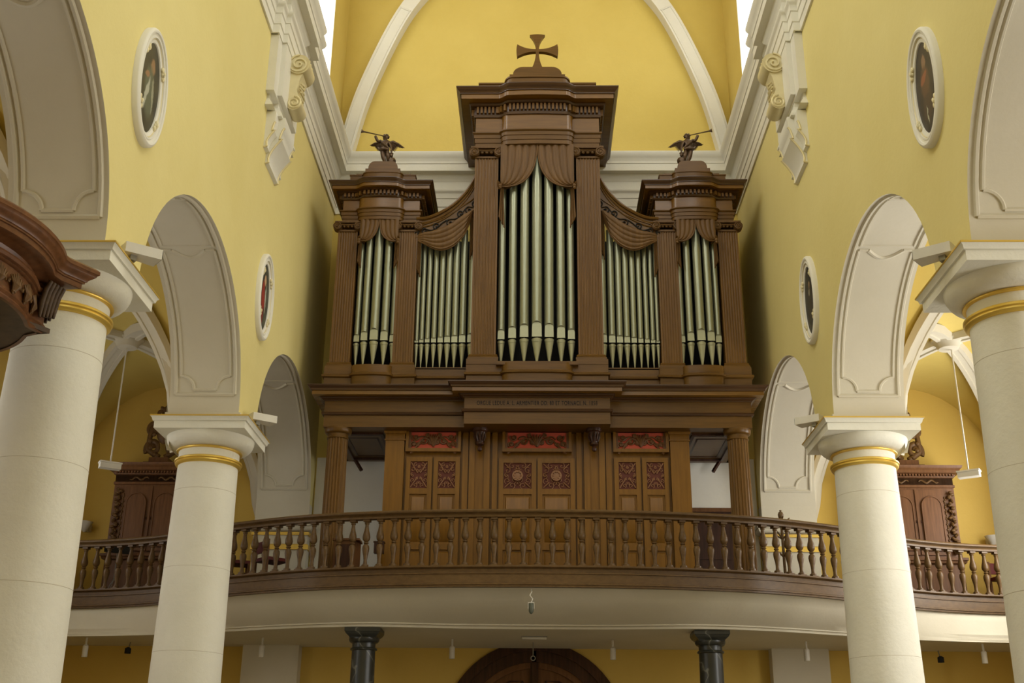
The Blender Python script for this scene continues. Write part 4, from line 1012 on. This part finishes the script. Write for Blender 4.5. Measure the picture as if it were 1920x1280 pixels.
# ============================================================ PULPIT CANOPY
def canopy():
    cx, cy_ = -4.88, 7.72; t = empty('pulpit_canopy', (cx, cy_, 3.22))
    tag(t, 'carved oak pulpit canopy cut by the left edge of the picture', 'pulpit canopy')
    R = 1.17; path = []
    corners = [radians(a) for a in (26, 120, 206, 300)]
    for i in range(96):
        a = 2*pi*i/96; near = min(abs((a-c+pi) % (2*pi)-pi) for c in corners)
        path.append((a, near))
    P = []
    seq = []
    for i, c in enumerate([radians(26), radians(120), radians(206), radians(300)]):
        nxt = [radians(120), radians(206), radians(300), radians(386)][i]
        seq.append((c-.15, R)); seq.append((c-.085, R+.05)); seq.append((c, R+.2)); seq.append((c+.085, R+.05)); seq.append((c+.15, R))
        k0, k1 = c+.16, nxt-.16
        for k in range(1, 16): seq.append((k0+(k1-k0)*k/16, R))
    P = [(r*cos(a), r*sin(a)) for a, r in seq]    # anticlockwise -> outward = right of travel
    def part(prof, name, mat, cap=False):
        return MB(lambda x, y, z: (x, y, z-3.22)).sweep(P, prof, closed=True, cap=cap).make(name, mat, t)
    part([(-.16, 3.28), (-.13, 3.28), (-.12, 3.3), (-.135, 3.32), (-.12, 3.34), (-.13, 3.36)], 'lower_moulding', M['pulpit'])
    part([(-.13, 3.35), (-.13, 3.56)], 'frieze', M['pulpit'])
    part([(-.13, 3.54), (-.115, 3.545), (-.105, 3.555), (-.115, 3.565), (-.12, 3.57), (-.1, 3.58), (-.09, 3.6), (-.095, 3.615), (-.12, 3.62), (-.14, 3.64), (-.13, 3.67), (-.09, 3.69), (-.06, 3.70), (-.01, 3.705), (.0, 3.71), (.0, 3.75), (.012, 3.753), (.012, 3.765), (.02, 3.77)]+cyma(.02, 3.77, .06, 3.84)+[(.07, 3.85), (.07, 3.88), (.05, 3.9), (-.2, 3.92)], 'cornice', M['pulpit'], False)
    m = MB(lambda x, y, z: (x, y, z-3.22)); n = len(P); m.add([(x*.87, y*.87, 3.29) for x, y in P]+[(x*.87, y*.87, 3.33) for x, y in P], [tuple(range(n)), tuple(range(n, 2*n))]+[(i, (i+1) % n, n+(i+1) % n, n+i) for i in range(n)])
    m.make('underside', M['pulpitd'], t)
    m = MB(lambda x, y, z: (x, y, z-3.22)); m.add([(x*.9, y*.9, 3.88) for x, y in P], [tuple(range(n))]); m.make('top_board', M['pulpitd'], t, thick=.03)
    m = MB(); m.lathe([(.72, .09), (.72, .04), (.74, .022), (.78, .022), (.8, .04), (.8, .095)], n=40); m.lathe([(.001, -.02), (.08, -.01), (.12, .02), (.2, .03), (.22, .1)], n=24)
    for k in range(8):
        a = k*pi/4; m.tube([(.2*cos(a), .2*sin(a), .03), (.4*cos(a+.15), .4*sin(a+.15), .015), (.62*cos(a), .62*sin(a), .03)], [.02, .035, .008], 6)
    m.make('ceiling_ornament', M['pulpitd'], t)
    # carved leaf band around the frieze
    for i, c in enumerate([radians(26), radians(120), radians(206), radians(300)]):
        nxt = [radians(120), radians(206), radians(300), radians(386)][i]; m = MB(); k0, k1 = c+.2, nxt-.2; N_ = int((k1-k0)/.17)
        for k in range(N_+1):
            a = k0+(k1-k0)*k/N_; r = R-.125
            for q in range(-3, 4):
                a2 = a+q*.024; m.tube([(r*cos(a), r*sin(a), .13), ((r+.03)*cos((a+a2)/2), (r+.03)*sin((a+a2)/2), .2), ((r+.02)*cos(a2), (r+.02)*sin(a2), .29-.012*abs(q))], [.006, .014, .006], 5)
            for sg in (-1, 1):
                m.tube([((r+.012)*cos(a+sg*(.03+.045*cos(u))), (r+.012)*sin(a+sg*(.03+.045*cos(u))), .19+.045*sin(u)) for u in [.5*j for j in range(10)]], .009, 5)
        m.make('carved_leaf_band', M['carve'], t)
    # draped fringe on the corner
    for c in corners:
        m = MB()
        for j in range(9):
            a = c+(j-4)*.027; r = R+.04-.024*abs(j-4); m.tube([((r+.03)*cos(a), (r+.03)*sin(a), .46), ((r+.005)*cos(a), (r+.005)*sin(a), .38), ((r-.01)*cos(a), (r-.01)*sin(a), .28), ((r-.01)*cos(a), (r-.01)*sin(a), .2-.012*abs(j-4))], [.02, .022, .024, .012], 8)
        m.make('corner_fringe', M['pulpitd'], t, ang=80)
    # unseen arm added as a support, joining the canopy to the column
    MB().box(-.3, .3, .7, 1.66, .7, .8).box(-.3, .3, -.3, .8, .62, .8).make('support_arm', M['pulpitd'], t)
canopy()

# ============================================================ CARVED CABINETS ON THE GALLERY
def cabinet():
    t = empty('carved_cabinet'); w, d = .8, .55                   # origin floor, front at -d
    MB().box(-w, w, -d, 0, 0, 2.62).make('body', M['cab'], t)
    MB().sweep([(-w, 0), (-w, -d), (w, -d), (w, 0)], [(0, 2.3), (.02, 2.31), (.02, 2.36), (0, 2.37), (0, 2.5), (.03, 2.51), (.05, 2.56), (.12, 2.58), (.12, 2.64), (.16, 2.68), (.17, 2.72), (-.1, 2.73)]).make('cornice', M['cab'], t)
    m = MB()
    for k in range(26): m.box(-w+.02+k*.062, -w+.055+k*.062, -d-.08, -d, 2.53, 2.57)
    m.make('dentil_course', M['cab'], t, kind='stuff')
    MB().sweep([(-w, 0), (-w, -d), (w, -d), (w, 0)], [(0, .8), (.05, .82), (.06, .86), (.08, .87), (.08, .92), (0, .94)], cap=False).make('waist_moulding', M['cab'], t)
    MB().sweep([(-w, 0), (-w, -d), (w, -d), (w, 0)], [(.05, 0), (.05, .12), (0, .15)], cap=False).make('base_moulding', M['cab'], t)
    for s in (-1, 1):
        x0, x1 = sorted((s*.02, s*.56)); cx = (x0+x1)/2
        dr = MB().box(x0, x1, -d-.03, -d, .98, 2.26).make('door', M['cab'], t)
        fr = [(x0+.07, 1.06), (x1-.07, 1.06)]+[(cx+.2*cos(pi*k/12), 1.92+.2*sin(pi*k/12)) for k in range(13)]
        MB().prism(fr, -d-.05, -d-.03, f=lambda u, v, q: (u, q, v)).make('arched_panel', M['cab'], dr)
        MB().tube([(u, -d-.05, v) for u, v in fr], .014, 6, closed=True).make('panel_moulding', M['cab'], dr)
        MB().tube([(s*.05, -d-.05, 1.6), (s*.05, -d-.07, 1.62), (s*.05, -d-.05, 1.64)], .012, 6).make('escutcheon', M['dark'], dr)
        lower = MB().box(x0, x1, -d-.02, -d, .18, .76).make('door', M['cab'], t)
        MB().prism([(x0+.07, .25), (x1-.07, .25), (x1-.07, .69), (x0+.07, .69)], -d-.035, -d-.02, f=lambda u, v, q: (u, q, v)).make('panel', M['cab'], lower)
        m = MB(); rr = random.Random(5)                         # hanging garland
        for k in range(34):
            z = 2.2-k*.036; m.ball((s*.69+.04*sin(k*1.7), -d-.04-.02*cos(k*2.1), z), (.04+.012*sin(k), .035, .032), 8)
        m.make('carved_garland', M['carve'], t)
        m = MB()
        for k in range(30): m.ball((s*.57+.01*sin(k*2), -d-.035, 2.1-k*.035), (.018, .018, .02), 6)
        m.make('carved_bead', M['carve'], t)
    MB().box(-.02, .02, -d-.05, -d, .98, 2.26).make('centre_stile', M['cab'], t)
    m = MB()
    for s in (-1, 1): m.tube([(s*(.1+.4*k/10), -d-.01, 2.43+.03*sin(k*1.2)) for k in range(11)], [.012+.01*sin(pi*k/10) for k in range(11)], 6)
    m.make('frieze_carving', M['carve'], t)
    # crest
    m = MB(); m.box(-.3, .3, -d+.05, -.1, 2.72, 2.8).box(-.2, .2, -d+.08, -.12, 2.8, 2.9)
    m.make('crest_plinth', M['cab'], t)
    m = MB(lambda x, y, z: (x*1.25, y, 2.73+(z-2.73)*1.42)); y = -.3
    m.ball((0, y, 3.28), (.14, .07, .2), 14)
    for s in (-1, 1):
        m.tube([(p[0], y, p[2]) for p in scroll((s*.17, 3.02), .13, 1.5, s, -.6)], .04, 6)
        m.tube([(p[0], y, p[2]) for p in scroll((s*.2, 3.3), .11, 1.5, -s, .4)], .035, 6)
        m.tube([(p[0], y, p[2]) for p in scroll((s*.1, 3.55), .08, 1.3, s, 1.4)], .03, 6)
        m.tube([(s*.05, y, 2.88), (s*.26, y, 3.0), (s*.24, y, 3.2), (s*.12, y, 3.45)], [.05, .045, .045, .03], 7)
        for k in range(7): m.ball((s*(.12+.1*sin(k*.9)), y-.04, 2.92+k*.1), (.04, .03, .035), 7)
    m.ball((0, y, 3.6), (.06, .05, .07), 10); m.tube([(0, y, 3.62), (0, y, 3.76)], [.03, .01], 6)
    m.make('carved_crest', M['carve'], t, ang=60)
    return t
cb1 = cabinet(); cb1.scale = (.84, 1, .87); cb1.location = (-6.62, 19.78, 2.85); tag(cb1, 'dark carved oak cabinet with crest on the left gallery, in shadow', 'cabinet', 'carved gallery cabinets')
cb2 = copy_tree(cb1); cb2.scale = (.84, 1, .87); cb2.location = (6.5, 19.78, 2.85); tag(cb2, 'brown carved oak cabinet with crest on the right gallery, better lit', 'cabinet', 'carved gallery cabinets')

# ============================================================ HANGING LAMPS, SPOTS, FITTINGS
def lamp():
    t = empty('pendant_lamp'); top = 6.86-4.62
    MB().tube([(0, 0, .05), (0, 0, top)], .012, 8).make('rod', M['plastic'], t)
    m = MB(); m.prism([(-.16, -.07), (.16, -.07), (.16, .07), (-.16, .07)], -.06, .02); m.make('housing', M['plastic'], t)
    MB().box(-.17, .17, -.085, .085, .02, .045).make('top_plate', M['plastic'], t)
    MB().lathe([(.05, top-.04), (.06, top-.03), (.06, top)], n=16).make('ceiling_rose', M['plastic'], t); return t
l1 = lamp(); l1.location = (-6.68, 17.3, 4.68); l1.rotation_euler = (0, 0, radians(32)); tag(l1, 'white box lamp hanging on a long rod in the left aisle', 'lamp', 'aisle pendant lamps')
l2 = copy_tree(l1); l2.location = (6.72, 17.3, 4.6); l2.rotation_euler = (0, 0, radians(-32)); tag(l2, 'white box lamp hanging on a long rod in the right aisle', 'lamp', 'aisle pendant lamps')
def spot():
    t = empty('ceiling_spotlight')
    MB().tube([(0, 0, -.12), (0, 0, .002)], .018, 8).make('stem', M['plastic'], t)
    MB().lathe([(.03, -.11), (.045, -.13), (.045, -.3), (.038, -.3), (.035, -.28)], n=18).make('can', M['plastic'], t); return t
s0 = spot()
nm = ['white can spotlight under the gallery, between the two left columns', 'white can spotlight under the gallery, between the left cream column and the black column',
      'white can spotlight under the gallery, left of the arched door', 'white can spotlight under the gallery, right of the arched door',
      'white can spotlight under the gallery, between the black column and the right cream column', 'white can spotlight under the gallery, near the right edge']
for i, (x, y) in enumerate([(-7.2, 18.7), (-4.32, 18.55), (-1.3, 18.55), (1.24, 18.55), (4.28, 18.55), (7.1, 18.7)]):
    o = s0 if i == 0 else copy_tree(s0); o.location = (x, y, 2.2); tag(o, nm[i], 'spotlight', 'spotlights under the gallery')
def small_spot():
    t = empty('wall_spotlight')
    MB().tube([(0, .08, .16), (0, .02, .05)], .01, 6).make('arm', M['steel'], t)
    MB().lathe([(.05, -.03), (.05, .05), (.02, .07)], n=14).make('head', M['black'], t); return t
w1 = small_spot(); w1.location = (-6.65, 19.1, 2.03); tag(w1, 'small black spotlight on an arm below the left gallery', 'spotlight', 'black arm spotlights')
w2 = copy_tree(w1); w2.location = (6.55, 19.1, 1.98); tag(w2, 'small black spotlight on an arm below the right gallery', 'spotlight', 'black arm spotlights')
t = empty('tube_light', (0, 18.1, 2.17)); tag(t, 'short white tube light on the gallery underside above the door', 'lamp')
MB().tube([(-.19, 0, 0), (.19, 0, 0)], .022, 10).make('tube', M['plastic'], t); MB().box(-.2, .2, -.015, .015, .01, .032).make('batten', M['steel'], t)
t = empty('hanging_microphone', (-.045, 16.22, 2.36)); tag(t, 'small grey green device hanging by a white cable below the gallery front', 'microphone')
MB().lathe([(.001, -.09), (.02, -.08), (.035, -.05), (.035, .05), (.03, .06), (.001, .06)], n=14).make('casing', M['green'], t)
MB().tube([(0, 0, .06), (.02, 0, .12), (-.02, 0, .17), (.01, 0, .22), (0, .04, .26)], .008, 6).make('cable', M['plastic'], t)
MB().box(-.045, -.038, -.01, .01, -.02, .07).box(.038, .045, -.01, .01, -.02, .07).box(-.045, .045, -.01, .01, .065, .075).make('clamp', M['plastic'], t)
t = empty('ring_hook', (-.02, 18.9, 1.95)); tag(t, 'thin grey rod ending in a ring, hanging before the arched door', 'hook')
MB().tube([(0, 0, .04), (0, 0, .26)], .008, 6).make('rod', M['steel'], t)
MB().tube([(.035*cos(a*pi/8), 0, .035*sin(a*pi/8)) for a in range(16)], .009, 6, closed=True).make('ring', M['steel'], t)

# arched entrance door
D = empty('door_1', (0, YB, FZ)); D['kind'] = 'structure'
fd = lambda x, y, z: (x, y-YB, z-FZ)
R, c = 1.53, .78
def arcpts(r, n=30): return [(r*cos(pi*k/n), c+r*sin(pi*k/n)) for k in range(n+1)]
def archband(r0, r1, y0, y1, nme, mat):
    m = MB(fd); a, b_ = [(r0, FZ)]+arcpts(r0)+[(-r0, FZ)], [(r1, FZ)]+arcpts(r1)+[(-r1, FZ)]; n = len(a)
    for y in (y0, y1): m.add([(x, y, z) for x, z in a]+[(x, y, z) for x, z in b_], [(i, i+1, n+i+1, n+i) for i in range(n-1)])
    for q in (a, b_): m.add([(x, y0, z) for x, z in q]+[(x, y1, z) for x, z in q], [(i, i+1, n+i+1, n+i) for i in range(n-1)])
    m.make(nme, mat, D)
archband(1.38, 1.54, YB-.05, YB+.1, 'door_frame', M['dark']); archband(1.2, 1.38, YB-.01, YB+.12, 'inner_frame', M['dark'])
archband(1.1, 1.2, YB+.03, YB+.12, 'inner_frame', M['cab'])
for s in (-1, 1):
    pts = [(s*.05, FZ)]+[(s*1.15*cos(pi/2*k/14), c+1.15*sin(pi/2*k/14)) for k in range(15)][::-1]+[(s*1.15, FZ)]
    lf = MB(fd).prism(pts, YB+.08, YB+.12, f=lambda u, v, w: (u, w, v)).make('door_leaf', M['cab'], D)
    pts = [(s*.2, .3), (s*.2, c+.9)]+[(s*(.98*cos(a)), c+.98*sin(a)) for a in [radians(q) for q in (65, 50, 35, 20, 5)]]+[(s*.98, .3)]
    MB(fd).tube([(u, YB+.07, v) for u, v in pts], .02, 6, closed=True).make('panel_moulding', M['dark'], lf)
    for k in range(1, 6): MB(fd).box(s*(.2+.15*k)-.006, s*(.2+.15*k)+.006, YB+.072, YB+.082, FZ, c+.7).make('board_joint', M['dark'], lf)
MB(fd).box(-.07, .07, YB+.02, YB+.1, FZ, 2.2).box(-.035, .035, YB-.01, YB+.03, FZ, 2.2).make('centre_post', M['dark'], D)

# door behind the organ on the right
D2 = empty('door_2', (3.05, YB-.05, 2.85)); D2['kind'] = 'structure'
MB().box(-.4, .45, -.04, .0, 0, 1.68).make('door_leaf', M['dark'], D2)
MB().box(-.45, -.38, -.07, 0, 0, 1.74).box(.43, .5, -.07, 0, 0, 1.74).box(-.45, .5, -.07, 0, 1.68, 1.75).make('door_frame', M['cab'], D2)
for a, b_ in ((.15, .75), (.85, 1.55)): MB().box(-.28, .33, -.055, -.035, a, b_).make('door_panel', M['dark'], D2)

# ============================================================ GALLERY FURNITURE
t = empty('music_cabinet', (-2.86, 17.25, 2.85)); tag(t, 'small brown wooden cupboard behind the railing, left of the organ doors', 'cabinet')
MB().prism([(-.17, -.16), (.14, -.16), (.2, .12), (-.17, .12)], 0, .62).make('body', M['cab'], t)
MB().box(-.19, .22, -.18, .14, .62, .65).make('top', M['cab'], t); MB().box(-.13, .1, -.175, -.16, .06, .56).make('door', M['dark'], t)
t = empty('wall_shelf', (-2.42, 17.5, 3.35)); tag(t, 'small dark key box fixed beside the left edge of the organ doors', 'box')
MB().box(-.05, .1, -.06, .04, 0, .16).make('box', M['dark'], t); MB().box(-.06, .11, -.07, .05, .16, .18).make('lid', M['dark'], t)
def coat():
    t = empty('coat_rack', (3.78, 17.35, 2.85)); tag(t, 'brown wooden coat stand with branching pegs behind the right part of the railing', 'coat rack')
    MB().tube([(0, 0, 0), (0, 0, 1.05)], .022, 8).make('pole', M['rail'], t)
    MB().lathe([(.02, 1.03), (.04, 1.06), (.045, 1.1), (.03, 1.14), (.012, 1.15), (.02, 1.17)], n=12).make('finial', M['rail'], t)
    for z, o in ((.95, 0), (.72, .8), (.45, .3)):
        for k in range(4):
            a = o+k*pi/2; MB().tube([(0, 0, z), (.13*cos(a), .13*sin(a), z+.1)], [.014, .01], 6).make('peg', M['rail'], t)
    for k in range(4):
        a = k*pi/2+.4; MB().tube([(0, 0, .2), (.12*cos(a), .12*sin(a), .1), (.25*cos(a), .25*sin(a), .01)], .014, 6).make('foot', M['rail'], t)
coat()
def chair():
    t = empty('chair')
    MB().box(-.2, .2, -.2, .2, .4, .45).make('seat', M['redcloth'], t)
    for x in (-.18, .18):
        MB().box(x-.018, x+.018, -.2, -.165, 0, .4).make('leg', M['cab'], t)
        MB().box(x-.018, x+.018, .165, .2, 0, .72).make('rear_post', M['cab'], t)
    MB().box(-.18, .18, .17, .195, .52, .7).make('backrest', M['redcloth'], t); return t
ch = chair(); ch.location = (-4.72, 18.0, 2.85); ch.rotation_euler = (0, 0, 1.9); tag(ch, 'dark red chair behind the left railing, nearest the cream column', 'chair', 'red chairs on the gallery')
c2 = copy_tree(ch); c2.location = (-4.1, 17.75, 2.85); c2.rotation_euler = (0, 0, 2.3); tag(c2, 'dark red chair behind the left railing, nearer the organ', 'chair', 'red chairs on the gallery')
c3 = copy_tree(ch); c3.location = (7.75, 18.98, 2.85); c3.rotation_euler = (0, 0, .3); tag(c3, 'dark red chair behind the right railing, beside the lit cabinet', 'chair', 'red chairs on the gallery')
def stand():
    t = empty('music_stand')
    MB().tube([(0, 0, .3), (0, 0, .78)], .01, 6).make('post', M['steel'], t)
    for k in range(3):
        a = k*2*pi/3; MB().tube([(0, 0, .32), (.22*cos(a), .22*sin(a), .008)], .008, 6).make('leg', M['steel'], t)
    MB(lambda x, y, z: (x, y+.25*(z-.8), z)).box(-.22, .22, -.01, .01, .74, .9).make('desk', M['black'], t); return t
st = stand(); st.location = (-7.95, 19.1, 2.85); tag(st, 'black folding music stand behind the far left railing, leftmost', 'music stand', 'music stands')
st2 = copy_tree(st); st2.location = (-6.95, 18.86, 2.85); st2.rotation_euler = (0, 0, .6); tag(st2, 'black folding music stand before the dark cabinet on the left gallery', 'music stand', 'music stands')
def sconce():
    t = empty('wall_sconce')
    MB().lathe([(.02, -.12), (.05, -.08), (.1, 0), (.13, .06), (.12, .06)], n=18).make('bowl', M['plastic'], t)
    MB().box(-.05, .05, .1, .2, -.08, .04).make('wall_plate', M['plastic'], t); return t
sc = sconce(); sc.location = (-7.86, 19.6, 4.22); tag(sc, 'white bowl wall sconce beside the dark cabinet on the left gallery', 'wall light', 'bowl sconces')
sc2 = copy_tree(sc); sc2.location = (7.86, 19.6, 4.05); tag(sc2, 'white bowl wall sconce partly behind the right foreground column', 'wall light', 'bowl sconces')
